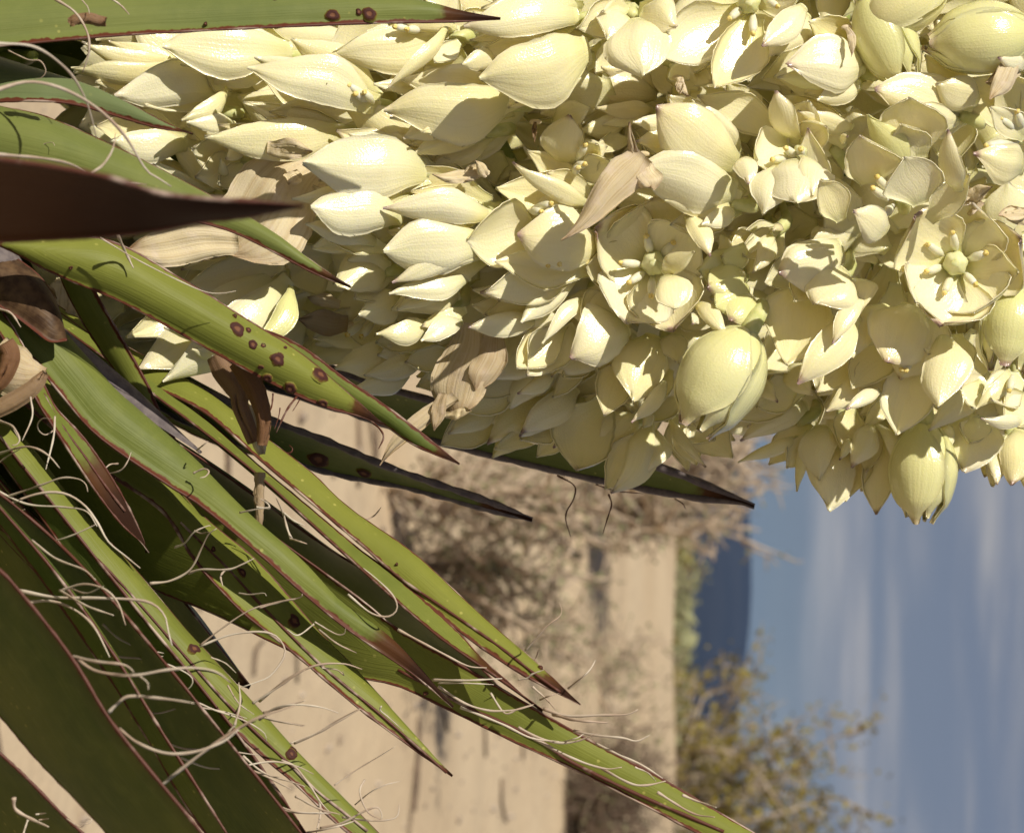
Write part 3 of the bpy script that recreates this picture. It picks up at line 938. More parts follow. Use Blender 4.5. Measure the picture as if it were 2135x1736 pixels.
def petal_sheet(B, T, width, convex, roll=0.0, curve=0.0, bow=None, seed=0, toward=None, wave=1.0, flick=0.0, blunt=1.0, flat=1.0, base_w=None, tuck=0.0, pk=None):
    """A tepal as a sheet of points from base B to tip T (arrays), WIDTH metres across."""
    rr = np.random.RandomState(seed)
    B, T = np.asarray(B, float), np.asarray(T, float)
    L = np.linalg.norm(T - B)
    a = (T - B) / L
    view = (np.array(EYE) - (B + T) / 2) if toward is None else np.asarray(toward, float)
    view /= np.linalg.norm(view)
    wv = np.cross(a, view)
    wv /= np.linalg.norm(wv)
    n = np.cross(wv, a)
    if n @ view < 0:
        n = -n
    cr, sr = math.cos(roll), math.sin(roll)
    wv, n = wv * cr + n * sr, n * cr - wv * sr
    s = np.linspace(0, 1, NS + 1)
    t = np.linspace(-1, 1, NTT + 1)
    q_ = 0.46 + 0.12 * (rr.rand() - 0.5)
    pk = pk or q_
    wb = (0.28 + 0.12 * rr.rand()) if base_w is None else base_w
    x = np.clip(s / pk, 0, 1)
    lowp = wb + (1 - wb) * (x * x * (3 - 2 * x))
    u = np.clip((s - pk) / (1 - pk), 0, 1)
    ex = (1.50 + 0.50 * rr.rand()) * blunt
    hip = (1 - u ** ex) ** (0.92) * (1 - 0.26 * np.clip((u - 0.55) / 0.45, 0, 1) ** 0.8 / max(blunt, 1.0) ** 2)
    prof = np.where(s < pk, lowp, hip)
    prof = np.maximum(prof, 0.035 + 0.05 * (1 - u))
    half = width * 0.5 * prof
    if bow is None:
        bow = (0.070 if convex > 0 else 0.075) * (0.7 + 0.7 * rr.rand()) * flat
    arc = 4 * s * (1 - s)
    skew = s ** 1.35
    arc2 = 4 * skew * (1 - skew)
    M = B[None] + (T - B)[None] * s[:, None] + n[None] * (convex * bow * L * arc2)[:, None] + wv[None] * (curve * arc)[:, None] + wv[None] * (((rr.rand() - 0.5) * 0.14 * L) * np.sin(s * math.pi) ** 2 * (1 - s))[:, None]
    M = M - n[None] * (tuck * L * np.clip((0.42 - s) / 0.42, 0, 1) ** 2)[:, None]
    M = M + n[None] * ((flick + (rr.rand() - 0.35) * 0.14) * L * np.clip((s - 0.7) / 0.3, 0, 1) ** 2)[:, None]
    cup = (0.33 if convex > 0 else 0.34) * (0.6 + 0.7 * rr.rand()) * flat
    ph = rr.rand(6) * 6.28
    rr2 = rr.rand()
    edge_w = wave * (0.13 * np.sin(s * 6.5 + ph[0]) * 1.0 + 0.05 * np.sin(s * 13 + ph[1]))
    asym = 1 + (rr.rand() - 0.5) * 0.34
    sway = half * 0.16 * np.sin(s * 4.2 + ph[5]) * np.sin(s * math.pi)
    tw = (rr.rand() - 0.5) * 0.9 * wave
    sc = (rr.rand() - 0.5) * 0.16 * L
    fk = (rr.rand() - 0.35) * 0.10
    G = np.zeros((NS + 1, NTT + 1, 3))
    for j, tt in enumerate(t):
        side = 1 if tt > 0 else -1
        lat = half * (np.sin(abs(tt) * 1.25) / math.sin(1.25)) * side * (asym if side > 0 else 2 - asym) + sway * (1 if abs(tt) >= 0 else 0)
        jag = half * (0.018 * np.sin(s * 61 + ph[2] + tt) + 0.016 * np.sin(s * 97 + ph[3])) * (abs(tt) ** 6) * side
        dep = -convex * cup * half * abs(tt) ** 2.1 + width * 0.5 * edge_w * abs(tt) ** 3 * (1 if side > 0 else -0.7) * np.clip(s * 2, 0, 1) + tw * lat * s
        dep = dep + width * (0.010 + 0.018 * rr2) * np.sin(tt * (5.0 + 3 * rr2) + ph[4]) * np.sin(s * 3.1)
        dep = dep + width * 0.05 * math.exp(-(tt / 0.16) ** 2) * convex * s * 0.6
        G[:, j] = M + wv[None] * (lat + jag)[:, None] + n[None] * dep[:, None]
    ss = np.repeat(s[:, None], NTT + 1, 1)
    tg = np.repeat(t[None], NS + 1, 0)
    th = 0.0013 * (0.30 + 0.70 * (1 - np.abs(tg) ** 2.5)) * (0.55 + 0.45 * np.sin(np.clip(ss, 0, 1) * math.pi) + 0.25 * (ss < 0.2))
    return G, th, ss, tg


def make_petal(G, th, ss, tg, parent, purple, green, age, name="petal", mat=None):
    V, F, at = shell(G, th, dict(ps=ss, pt=tg))
    return add_mesh(name, V, F, mat or M_PETAL, parent, at, color=(purple, green, age))


INNER = Bag()
INNER_AT = dict(ps=[], pt=[])


def inner_petal(G, th, ss, tg):
    V, F, at = shell(G, th, dict(ps=ss, pt=tg))
    INNER.add(V, F)
    INNER_AT['ps'].append(at['ps'])
    INNER_AT['pt'].append(at['pt'])


FLOWERS = []
PETALS = []


def flower(c, petals, z=0.0, label=None, stamens=None, ovary=None, back=2, name="flower", axis_toward=0.0, depth=None):
    """PETALS: 'x0 y0 x1 y1 w kind' per tepal, base then tip, in units of crop C; kind: o outer face seen, i inner face seen,
    p purple tip, g green, y age-browned, rNN turned about its length, cNN bent sideways, uN / dN nearer / farther, bNN end depths, another crop's letter after @."""
    specs = []
    for part in petals.split(';'):
        w_ = part.split()
        if not w_:
            continue
        cc = c
        if w_[0].startswith('@'):
            cc = w_[0][1:]
            w_ = w_[1:]
        x0, y0, x1, y1, wd = map(float, w_[:5])
        specs.append((cp(cc, x0, y0), cp(cc, x1, y1), wd, w_[5], w_[6:]))
    mb = np.mean([s[0] for s in specs], axis=0)
    mt = np.mean([s[1] for s in specs], axis=0)
    dref = front(*mb) + 0.010 - z * 0.006 if depth is None else depth
    B0 = np.array(P(mb[0], mb[1], dref + 0.006))
    T0 = np.array(P(mt[0], mt[1], dref - axis_toward))
    # receptacle with its pedicel, reaching back to the stalk
    xs_ = int(np.argmin(np.abs(((ap - np.array(EYE)) @ np.array(UPV)) / (K * 1.14) + 1067 - (mb[0] - 60))))
    toward_stalk = ap[xs_] - B0
    ts = toward_stalk / max(np.linalg.norm(toward_stalk), 1e-6)
    axis = (T0 - B0) / max(np.linalg.norm(T0 - B0), 1e-6)
    fw = np.array(FWD)
    B0 = B0 + fw * 0.009
    p1 = B0 - axis * 0.003 + fw * 0.002
    p2 = p1 - axis * 0.003 + ts * 0.004 + fw * 0.007
    p3 = p2 + ts * min(np.linalg.norm(toward_stalk) * 0.6, 0.03) + fw * 0.012
    pts = smooth_line([B0 + axis * 0.003, p1, p2, p3], 10)
    rad = np.interp(np.linspace(0, 1, 11), [0, 0.15, 0.35, 1], [0.0018, 0.0025, 0.0014, 0.0011])
    V, F = tube(pts, rad, 8)
    org = Vector(B0)
    root = add_mesh(name, V, F, M_CUP, yucca)
    if label:
        root["label"] = label
    for k, (b, t_, wd, kind, opts) in enumerate(specs):
        PET_N[0] += 1
        seed = PET_N[0] * 17 + 3
        conv = 1 if 'o' in kind else -1
        purple = 1.0 if 'p' in kind else (0.45 if seed % 10 < 3 else 0.05)
        green = 1.0 if 'g' in kind else 0.0
        age = 0.7 if 'y' in kind else 0.0
        roll = curve = 0.0
        up = k * 0.0013
        bow = None
        d_b, d_t = 0.0095, 0.0
        if conv < 0:
            d_b, d_t = 0.012, -0.001
        wave = 1.0
        flick = 0.0
        blunt = 1.0
        for o in opts:
            q = float(o[1:])
            if o[0] == 'r':
                roll = math.radians(q)
            elif o[0] == 'c':
                curve = q * CU
            elif o[0] == 'u':
                up += q * 0.004
            elif o[0] == 'd':
                up -= q * 0.004
            elif o[0] == 'B':
                d_b = q * 0.001
            elif o[0] == 'T':
                d_t = q * 0.001
            elif o[0] == 'w':
                bow = q * 0.01
            elif o[0] == 'f':
                flick = q * 0.01
            elif o[0] == 'k':
                blunt = q * 0.1
        db, dt = dref + d_b - up, dref + d_t - up
        PETALS.append((b, t_, max(db, dt), wd))
        width = wd * CU * dref / max(math.cos(roll), 0.45) * 1.12
        Bp, Tp = np.array(P(*b, db)), np.array(P(*t_, dt))
        G, th, ss, tg = petal_sheet(Bp, Tp, width, conv, roll, curve, bow, seed, wave=wave, flick=flick, blunt=blunt, tuck=0.22 if conv > 0 else 0.05)
        make_petal(G, th, ss, tg, root, purple, green, age)
    rr = np.random.RandomState(len(FLOWERS) + 11)
    L0 = max(np.linalg.norm(T0 - B0), 0.014)
    side = np.cross(axis, np.array(FWD))
    side /= np.linalg.norm(side)
    n_more = max(0, 6 - len(specs)) if axis_toward == 0.0 and name != "bud" else 0
    ax2 = np.array(mt) - np.array(mb)
    L2 = np.hypot(*ax2)
    a0 = math.atan2(ax2[1], ax2[0])
    wm = float(np.mean(sorted(sp_[2] for sp_ in specs)[-2:]))
    for k in range(n_more):
        PET_N[0] += 1
        sgn = (1, -1, 1, -1, 0)[k % 5]
        off = sgn * ((0.20, 0.26, 0.46, 0.52, 0.0)[k % 5] + 0.10 * rr.rand())
        ln = min(max(L2, 90), 230) * (0.90 + 0.16 * rr.rand())
        sh = sgn * wm * 0.10 * 0.2893
        b_ = (mb[0] - math.sin(a0) * sh, mb[1] + math.cos(a0) * sh)
        e_ = (b_[0] + math.cos(a0 + off) * ln - math.sin(a0) * sh, b_[1] + math.sin(a0 + off) * ln + math.cos(a0) * sh)
        if e_[1] > YC + 1.0 * spike_radius(e_[0]):
            continue
        dd_ = dref + 0.007 + 0.0035 * k
        G, th, ss, tg = petal_sheet(P(*b_, dd_ + 0.006), P(*e_, dd_ + 0.001), max(wm, 170) * 0.92 * CU * dd_, 1 if rr.rand() < 0.55 else -1, sgn * rr.uniform(-0.1, 0.5), 0, None, PET_N[0] * 17 + 5, tuck=0.1)
        make_petal(G, th, ss, tg, root, 0.06 + 0.5 * (rr.rand() < 0.25), 1.0 if name == "bud" else 0.0, 0.0)
    if ovary:
        ox, oy, r_ = ovary
        px, py = cp(c, ox, oy)
        d_o = dref + 0.004
        po = np.array(P(px, py, d_o))
        R = r_ * CU * d_o
        vd = (np.array(EYE) - po)
        vd /= np.linalg.norm(vd)
        ad = vd if axis_toward >= 0 else axis
        prof = [(-0.9, 0.95), (-0.2, 1.02), (0.5, 0.98), (0.95, 0.80), (1.2, 0.50), (1.35, 0.36), (1.72, 0.33), (1.80, 0.26)]
        V, F = tube([po + ad * R * h for h, _ in prof], [R * q for _, q in prof], 24)
        rg_ = V.reshape(len(prof), 24, 3)
        cen = rg_.mean(1, keepdims=True)
        mod = 1 + np.array([0.03, 0.07, 0.07, 0.06, 0.05, 0.06, 0.16, 0.30])[:, None] * np.where(np.arange(len(prof))[:, None] < 6, np.cos(6 * np.arange(24) * 2 * math.pi / 24)[None], np.cos(3 * np.arange(24) * 2 * math.pi / 24)[None])
        V = (cen + (rg_ - cen) * mod[..., None]).reshape(-1, 3)
        ov = add_mesh("ovary", V, F, M_OVARY, root)
    if stamens:
        for sp in stamens.split(';'):
            x0, y0, x1, y1 = map(float, sp.split())
            b = np.array(P(*cp(c, x0, y0), dref + 0.008))
            t_ = np.array(P(*cp(c, x1, y1), dref - 0.001))
            ctr = (b + t_) / 2 + (np.array(EYE) - b) / np.linalg.norm(np.array(EYE) - b) * 0.0015
            ln = smooth_line([b, ctr, t_], 10)
            R = 34 * CU
            bag = Bag()
            V, F = tube(ln, np.interp(np.linspace(0, 1, 11), [0, 0.3, 0.65, 0.9, 1], [0.45 * R, 0.62 * R, 1.02 * R, 0.85 * R, 0.5 * R]), 10)
            bag.add(V, F, 0)
            ax = (t_ - ctr) / np.linalg.norm(t_ - ctr)
            V, F = ellipsoid(t_ + ax * R * 0.25, ax, R * 0.62, R * 0.62, 6, 9)
            V = V + np.random.RandomState(int(x1)).randn(*V.shape) * R * 0.07
            bag.add(V, F, 1)
            bag.build("stamen", [M_FILAMENT, M_ANTHER], root)
    FLOWERS.append((B0, T0))
    return root


def withered(c, petals, z=0.0, label=None, name="withered_flower"):
    """Like flower(), for dry brown tepals."""
    root = None
    specs = []
    for part in petals.split(';'):
        w_ = part.split()
        if not w_:
            continue
        cc = c
        if w_[0].startswith('@'):
            cc = w_[0][1:]
            w_ = w_[1:]
        specs.append((cc, [float(q) for q in w_[:5]], w_[5:]))
    x0, y0 = cp(specs[0][0], specs[0][1][0], specs[0][1][1])
    dref = front(x0, y0) + 0.010 - z * 0.006
    V, F = ellipsoid(np.array(P(x0, y0, dref + 0.006)), np.array(UPV), 0.002, 0.0010)
    root = add_mesh(name, V, F, M_DRY, yucca, dict(ps=np.zeros(len(V)), pt=np.zeros(len(V))), color=(0, 0, 0))
    if label:
        root["label"] = label
    for k, (cc, (a0, b0, a1, b1, wd), opts) in enumerate(specs):
        PET_N[0] += 1
        rr = np.random.RandomState(PET_N[0] * 5 + 1)
        roll = curve = bow = 0.0
        conv, dark, pk_ = 1, 0.0, None
        up = k * 0.001
        blunt = 1.0
        for o in opts:
            q = float(o[1:])
            if o[0] == 'r':
                roll = math.radians(q)
            elif o[0] == 'c':
                curve = q * CU
            elif o[0] == 'u':
                up += q * 0.004
            elif o[0] == 'i':
                conv = -1
            elif o[0] == 'h':
                pk_ = q * 0.01
            elif o[0] == 'a':
                dark = q * 0.1
            elif o[0] == 'k':
                blunt = q * 0.1
        G, th, ss, tg = petal_sheet(P(*cp(cc, a0, b0), dref + 0.004 - up), P(*cp(cc, a1, b1), dref - 0.001 - up), wd * CU * dref * 1.05, conv, roll, curve, 0.05, PET_N[0] * 13, wave=2.6, blunt=blunt, flat=0.35, base_w=0.62, pk=pk_)
        cr = rr.randn(NS + 1, NTT + 1)
        cr = np.cumsum(cr, axis=0)
        cr = (cr + np.roll(cr, 1, 1) + np.roll(cr, -1, 1)) * 0.00016
        G = G + np.array(FWD)[None, None] * cr[..., None]
        make_petal(G, th * 0.30, ss, tg, root, dark, 0, 0, "petal", M_DRY)
    return root


def bud(c, x0, y0, x1, y1, w, z, label, green=1.0, purple=1.0, turn=0.0, flare=0.06, lean=0.0):
    """A closed flower: six tepals wrapped round one swollen body, tips a little apart."""
    b, t_ = cp(c, x0, y0), cp(c, x1, y1)
    d = front(*b) + 0.010 - z * 0.006
    B, T = np.array(P(*b, d)), np.array(P(*t_, d - lean))
    L = np.linalg.norm(T - B)
    ax = (T - B) / L
    a = -np.array(FWD)
    a = a - ax * (a @ ax)
    a /= np.linalg.norm(a)
    e = np.cross(ax, a)
    R = w * 0.5 * CU * d
    V, F = tube(smooth_line([B + ax * 0.003, B - ax * 0.004, B - ax * 0.010 + np.array(FWD) * 0.012, B - ax * 0.012 + np.array(FWD) * 0.035], 10), np.linspace(0.0034, 0.0014, 11), 8)
    root = add_mesh("bud", V, F, M_CUP, yucca)
    root["label"] = label
    rr = np.random.RandomState(int(abs(x0) + w))
    s = np.linspace(0, 1, NS + 1)
    t = np.linspace(-1, 1, NTT + 1)
    for k in range(6):
        outer = k % 2 == 0
        phi = turn + k * math.pi / 3 + rr.uniform(-.12, .12)
        wid = (1.02 if outer else 0.72) * (np.clip(s / 0.35, 0, 1) ** 0.6 * 0.55 + 0.45) * (1 - np.clip((s - 0.45) / 0.55, 0, 1) ** 2.0 * (0.62 if flare > 0.08 else 0.10))
        lift = 1.05 if outer else 0.985
        rad = R * lift * (0.20 + 0.80 * np.sin(np.clip(s, 0, 1) ** 0.85 * math.pi * 0.93) ** 0.85) * (1 - 0.10 * s)
        rad = rad * (1 - np.clip((s - 0.80) / 0.20, 0, 1) * 0.55) + R * flare * (1 + rr.rand()) * np.clip((s - 0.6) / 0.4, 0, 1) ** 2
        ln = L * (1.0 if outer else 0.96) * rr.uniform(0.95, 1.03)
        th_ = phi + wid[:, None] * t[None] * 1.05 * (1 - 0.45 * np.clip((s - 0.7) / 0.3, 0, 1))[:, None]
        rg = rad[:, None] * (1 + 0.045 * np.abs(t)[None] ** 3 * (1 if outer else 0.3) + 0.035 * np.exp(-(t / 0.12) ** 2)[None] * s[:, None])
        G = B[None, None] + ax[None, None] * (s * ln)[:, None, None] + rg[..., None] * (np.cos(th_)[..., None] * a + np.sin(th_)[..., None] * e)
        ss = np.repeat(s[:, None], NTT + 1, 1)
        tg = np.repeat(t[None], NS + 1, 0)
        make_petal(G, np.full(ss.shape, 0.0016) * (0.4 + 0.6 * (1 - np.abs(tg) ** 3)), ss, tg, root, purple if outer else purple * 0.6, green, 0.0)
    PETALS.append((b, t_, d, w))
    return root


F_ = flower
# ---- upper left, beside the top leaf
F_('A', "2080 330 1490 222 120 o; 2130 380 1165 335 360 o u1 c-20 k13; 1950 420 1290 470 150 o d1", 0, "flower just under the top leaf, pointing left")
F_('A', "1310 480 590 290 130 o c-30 r25; 1330 520 515 500 140 o r35 c60; 1720 590 1270 500 130 o; 1300 560 680 590 200 i d1", -2, "ragged flower deep in the left corner below the top leaf")
F_('A', "1690 640 1480 500 200 i d1; 1690 645 815 690 300 o c20 k12; 1690 680 1290 855 130 o r30 u1; 1650 700 1050 760 160 i d1; 1350 1010 680 905 280 i d2; 1380 1040 790 1010 220 o d2", 0, "ribbed flower above the grey leaf tip")
F_('A', "1760 1120 1345 895 180 i; 1740 1150 1370 1060 260 i; 1740 1180 1420 1270 240 i; 1760 1190 1560 1330 160 i; 1730 900 1335 880 140 o u1; 1790 1050 1620 1150 110 o u1; 1640 1290 1590 1150 60 on", 0, "cup shaped flower between the two lit leaves at the left", back=1)
F_('A', "1570 1410 1080 1120 110 o r20 c-50", 0, "narrow curled flower behind the lit leaf", back=1)
F_('B', "620 930 -330 960 120 o d1 r30; 720 930 -400 985 280 o c-30; 600 1000 -300 900 140 i d2", 2, "long flower above the papery withered one")
F_('B', "870 720 -40 410 260 o d1 k12; 830 700 150 480 150 i u1 ; 890 800 -80 490 330 o u1 c30 k12; 880 700 470 600 140 i", 2, "ribbed lit flower with its mouth to the right", stamens="800 720 650 620;790 730 700 680;820 740 760 670")
F_('B', "1450 210 1035 165 150 o; 1430 250 1000 130 180 i d1; 1400 260 510 395 320 o c10 k11 d1; 1420 200 925 628 105 o c40 r20 u1; 1450 300 1250 460 140 i d1", 1, "flower whose narrow twisted tepal hangs under the point of the top leaf", stamens="1150 210 985 195;1180 215 1070 212")
F_('B', "1900 660 835 610 220 i d2; 1910 690 900 795 400 o k12 c-10; 1600 870 940 850 130 o d1; 1890 740 1150 955 160 i d1", 2, "broad shaded flower in the upper middle")
F_('B', "1710 880 1240 985 110 o r20; 1690 930 1025 1000 230 o c60; 1690 960 1090 1120 190 o c50 d1", 1, "flower with a ragged lower lip beside the dark gap", stamens="1560 890 1490 905")
F_('B', "1260 1240 300 1180 430 o k13 u1; 1240 1210 640 960 220 o d1; 1280 1290 420 1300 160 i d1", 3, "big glossy white flower in the left middle with a shaded lower tip")
F_('B', "1150 1400 230 1435 200 o c-10; 1070 1560 360 1490 330 o c30 k12 u1; @F 890 300 318 140 170 o c20 d1; @F 920 330 400 180 200 i d2", 4.5, "flower tucked under the big glossy white one")
F_('B', "1640 1440 920 1465 250 o d1 c-30; 1720 1560 893 1500 230 op c20 u1; 1660 1450 1100 1380 120 i d2", 3, "slim glossy flower with a faint purple tip, left of centre")
F_('F', "1680 300 880 345 380 o k12 u1; 1690 350 955 570 180 op d0 c20; 1560 520 920 650 150 o d1; 1640 240 1000 290 200 i d2", 4, "large glossy flower with a narrow tepal below, left of centre")
F_('F', "960 430 545 590 290 o d1 k12; 980 420 700 330 160 i d2; 930 560 690 680 160 i d2", 4, "flower shaded along one side behind the thin leaf tip")
F_('F', "1060 650 712 800 230 o; 1480 630 960 760 260 o c30; 1440 600 1050 680 110 o u1; 1260 850 852 937 170 o u1 c-20; 1500 830 1160 990 140 o; 1500 760 1180 880 140 i d1", 3.5, "tight flower with layered white tips under the large glossy one")
F_('F', "950 760 385 970 290 i d1; 1060 900 600 900 260 i d2; 1080 1010 545 1190 270 o; 1040 1060 850 1090 120 o; 1210 1130 745 1240 160 o; 1120 1270 655 1345 140 o r20; 1400 1080 1060 1140 170 i; 1260 980 830 1000 220 i d1", 1, "flower hanging in shade over the tip of the spotted leaf", stamens="760 840 640 940;830 850 740 950")
# ---- bell at the left under the spotted leaf
F_('E', "2060 440 1330 600 260 i d1; 2080 480 1000 1190 430 o c-10 k12; 2060 460 900 965 330 i d2; 2110 520 1170 1280 330 o c-60 u1; 2120 560 1800 1020 160 og c-70 u1; 1680 1010 1178 890 100 o u1 r10; 1640 1110 1390 1050 100 o u1; 1700 1150 1530 1090 70 o u1", 6, "bell flower hanging under the spotted leaf", back=1)
F_('E', "1760 365 1305 475 110 op c20; 1800 420 1280 600 260 i d2; 1850 450 1400 690 260 i d2", 0, "white tepal with a purple tip below the papery withered flower", back=1)
F_('E', "760 600 400 540 150 oy; 740 640 430 660 110 iy; 620 560 480 640 80 oy", -1, "crumpled flower at the left edge of the spike", back=0)
# ---- upper middle
F_('B', "2350 30 1600 60 270 o; 2350 120 1478 190 270 o u1 c20 k12; 2300 160 1500 295 130 i d1", 3, "white flower with wet highlights at the end of the top leaf")
F_('B', "1760 400 1450 465 140 o d1; 2430 330 1590 565 460 o k13 u1; 2400 420 1850 740 150 i d2", 4, "large smooth white flower in the upper middle")
F_('C', "830 60 440 200 260 i d1; 860 60 1150 130 260 i d1; 800 70 640 290 300 o; 850 60 1132 192 330 o; 830 80 900 552 430 o u1 k14; 800 60 620 80 160 i d2", 3, "drooping flower with a blunt lobed mouth near the upper edge", axis_toward=0.012)
F_('C', "1600 60 1350 -80 260 i d1; 1620 60 1030 410 390 i u0 k13; 1700 100 1408 655 350 i u1; 1720 60 2000 300 260 i d1; 2110 10 1743 345 190 op u2 c-10; 2130 60 1800 420 200 o d1; 1720 30 2050 -60 260 i d1", 2, "open flower at the upper edge showing its stamens", stamens="1630 40 1525 130;1690 80 1690 235;1760 -10 1862 45", ovary=(1660, 20, 80), axis_toward=0.01)
F_('C', "1120 420 1390 590 200 i d1; 1090 440 1240 590 170 o; 1110 400 1400 460 180 i d2", 0, "small shaded flower under the open one at the upper edge", back=1)
F_('C', "1040 690 480 640 240 oy d1; 1060 640 580 480 200 oy d2; 1010 790 560 780 120 oy; 830 850 440 940 150 o d1; 820 1000 560 1060 130 i d1; 1000 820 600 900 100 o d2", -2, "yellowing flower in deep shade in the middle", back=3)
F_('C', "220 920 520 775 190 o d1; 330 1230 370 820 280 op k12; 380 1220 580 1030 210 i d1; 400 1230 690 1180 200 i d1", 1, "upright flower left of the withered twist", stamens="420 1150 480 1050;400 1200 475 1185;400 1240 430 1210", back=1)
F_('C', "560 1470 -160 1360 300 i d1; 570 1490 -40 1170 130 op c-50 u1; 560 1450 200 1250 200 i d1", 2, "wide mouthed flower with a folded white rim in the middle", stamens="100 1500 230 1470;80 1520 160 1525", back=1)
F_('C', "1090 880 820 880 110 o; 1210 990 850 1020 170 op d1; 1620 1220 1000 772 430 op k13 u1; 1600 1150 1250 720 220 o d2", 3, "large cream flower with a pink tip in the centre")
F_('C', "1620 1390 860 1195 400 o k13 u1 c20; 1600 1490 1050 1440 190 o d1; 1600 1500 1310 1620 130 o d1", 4, "glossy white flower beside the withered twist")
F_('C', "1930 960 1285 690 260 i d2; 1960 1050 1690 1180 330 i; 1970 1050 1850 660 190 op r30; 2000 1050 2090 720 260 i d1; 2040 1060 2230 900 220 i d1; 1990 1100 2000 1480 430 o u2 k16; 1900 1150 1770 1535 300 o u1; 1640 1090 1655 1330 150 op u1; 2090 1080 2110 1420 160 o u1 r30", 3, "half open flower curling in on itself, right of centre", stamens="2030 1120 2035 1075;2000 1130 1930 1070;1960 1140 1835 1150", axis_toward=0.012, ovary=(2030, 1090, 50))
# ---- right, top
F_('D', "1050 480 420 470 380 op k12 u1; 1020 620 368 560 220 og c30 u0; 1000 600 640 720 200 o d1; 900 300 600 170 300 i d2", 3, "pointed flower with a pink tip left of the striped bud")
F_('D', "1720 820 1040 640 310 op k12; 1850 760 1500 600 240 o d1; 1720 900 1300 780 200 o d1", 3.5, "smooth flower lying behind the upright one at the right")
F_('D', "1370 1150 1295 685 430 i k13; 1330 1300 1000 815 190 og d1; 1400 1150 1250 900 300 i d1; 1020 1330 960 985 370 i k12 u1; 820 1600 665 1285 230 i u1; 1390 1480 1270 1145 390 i u3 k13; 1640 1420 1590 930 170 op r15 u2; 1190 1690 900 1520 230 op u3; 1450 1600 1750 1250 200 i d1", 6, "open flower with upright tepals and orange anthers at the right",
   stamens="1160 1380 1080 1280;1150 1440 1050 1360;1190 1480 1130 1545", axis_toward=0.012, back=1)
F_('D', "930 970 505 800 140 o u1 r20; 880 940 385 690 210 i; 660 1440 580 935 220 ip u1; 800 1000 880 980 60 op u2", 2, "flower folded between two open ones at the right", back=1)
F_('D', "2080 960 1680 560 330 i d1; 2090 900 1980 500 300 i d1; 2130 880 2300 600 260 i d1; 2180 1230 1775 1110 280 op u1 c30; 2180 500 1945 415 110 op u2; 2150 1000 1900 780 200 i", 2, "shaded open flower at the right edge showing its anthers", stamens="2130 960 2090 810;2100 960 1970 855;2090 1020 1870 1050", axis_toward=0.01, back=1)
bud('D', 1560, -130, 985, 200, 400, 2.5, "closed bud with a brown pink tip at the upper edge", 0.45, 1.0, 0.25, 0.0)
bud('D', 1000, -20, 1290, 610, 420, 2, "green striped drooping bud at the upper right", 1.0, 0.8, 0.5, 0.16)
bud('D', 2190, 240, 1425, 310, 500, 2.5, "plump yellow green bud at the upper right edge", 0.9, 0.8, -0.35, 0.0)
# ---- middle
bud('G', 1660, 920, 1240, 1620, 590, 5.5, "fat pale yellow bud with wet highlights hanging below the middle", 0.75, 0.8, 0.45, 0.16)
bud('L', 1420, 250, 1390, 965, 470, 1.5, "striped green bud hanging lowest at the right against the sky", 0.8, 0.6, 0.5, 0.12)
bud('H', 2080, 600, 1990, 1200, 420, 3, "green bud half open at the right edge", 1.0, 1.0, 0.2, 0.30)
F_('G', "640 330 0 222 420 op k13 u1; 140 240 -360 262 420 i d0 k16; 470 430 -250 640 300 i d1; 560 480 -160 420 260 i d1", 3, "smooth flower left of the open starry one", stamens="240 330 215 440;310 330 295 428", back=1)
F_('F', "1600 1080 1120 1325 230 i d1; 1650 1100 1320 1400 220 i d1", -1, "shaded flower behind the hanging withered one", back=1)
F_('G', "960 420 960 -40 560 i k16; 950 420 545 190 500 ip k16; 950 440 480 440 320 i d1 k16; 940 460 790 860 540 i k16; 980 460 1120 900 500 ip k15 d0; 1010 420 1270 190 460 i d0 k16; 1210 40 1385 390 140 op u3 r10; 1010 520 1270 340 130 o u2 d0; 1040 480 1130 775 240 o u3 k13", 2, "open starry flower facing out in the middle with orange tipped stamens",
   stamens="960 400 925 240;1010 390 1112 285;920 440 742 425;930 480 803 565;965 500 957 657", ovary=(975, 430, 88), axis_toward=0.016, back=0)
F_('G', "1650 420 1290 480 260 og k14; 1680 500 1360 600 290 opg u1 k14; 1690 560 1400 745 260 og u1 k14; 1720 640 1530 840 260 opg u1 k13; 1700 400 1440 380 200 og d1; 1240 690 1500 945 120 op u1 c-20; 1300 800 1260 860 90 op", 3, "greenish half closed bud beside the starry flower", name="bud", back=1)
F_('G', "1560 280 1440 350 170 o; 1830 230 1600 390 140 i; 1880 190 1690 490 110 o r20 u1", 1, "thin tepals between the green bud and the bell flower", back=1)
F_('G', "830 860 385 1110 380 op k12 u1; 700 700 430 830 260 i d1", 3, "wet white flower below the starry one", back=1)
F_('G', "990 900 822 1425 350 o k13 u1; 1120 900 1140 1150 220 o d1; 820 1060 615 1535 270 i d1; 1110 1260 815 1575 105 op u1 r15; 1090 1180 940 1460 180 i d1", 3, "white flower with a blunt tip left of the fat yellow bud", back=1)
F_('G', "500 450 5 868 190 o u1 c30; 560 640 165 1012 105 o u1 c30; 420 880 60 1230 300 i d1; 340 850 -20 1200 260 i d1", 2, "flower with thin curved tepals below centre", back=1)
F_('F', "2150 590 1588 640 180 op u1 c-10; 1960 770 1540 730 200 i d1; 2050 840 1495 890 160 op u1; 2100 760 1600 800 160 i d1", 2, "flower with two stubby pink tips in the lower middle", back=1)
F_('F', "2080 900 1675 1260 350 o k12; 2060 1050 1900 1240 240 i d1; 1950 1080 1560 1400 260 i d2; 1900 1250 1420 1500 240 i d2", 1, "flower with a sharp white tip beside the hanging withered one", back=1)
F_('G', "290 1190 -10 1370 110 op c-10; 640 1060 235 1210 190 o d1; 560 1130 300 1250 120 i d1", 2, "stubby flower in the lower middle", back=1)
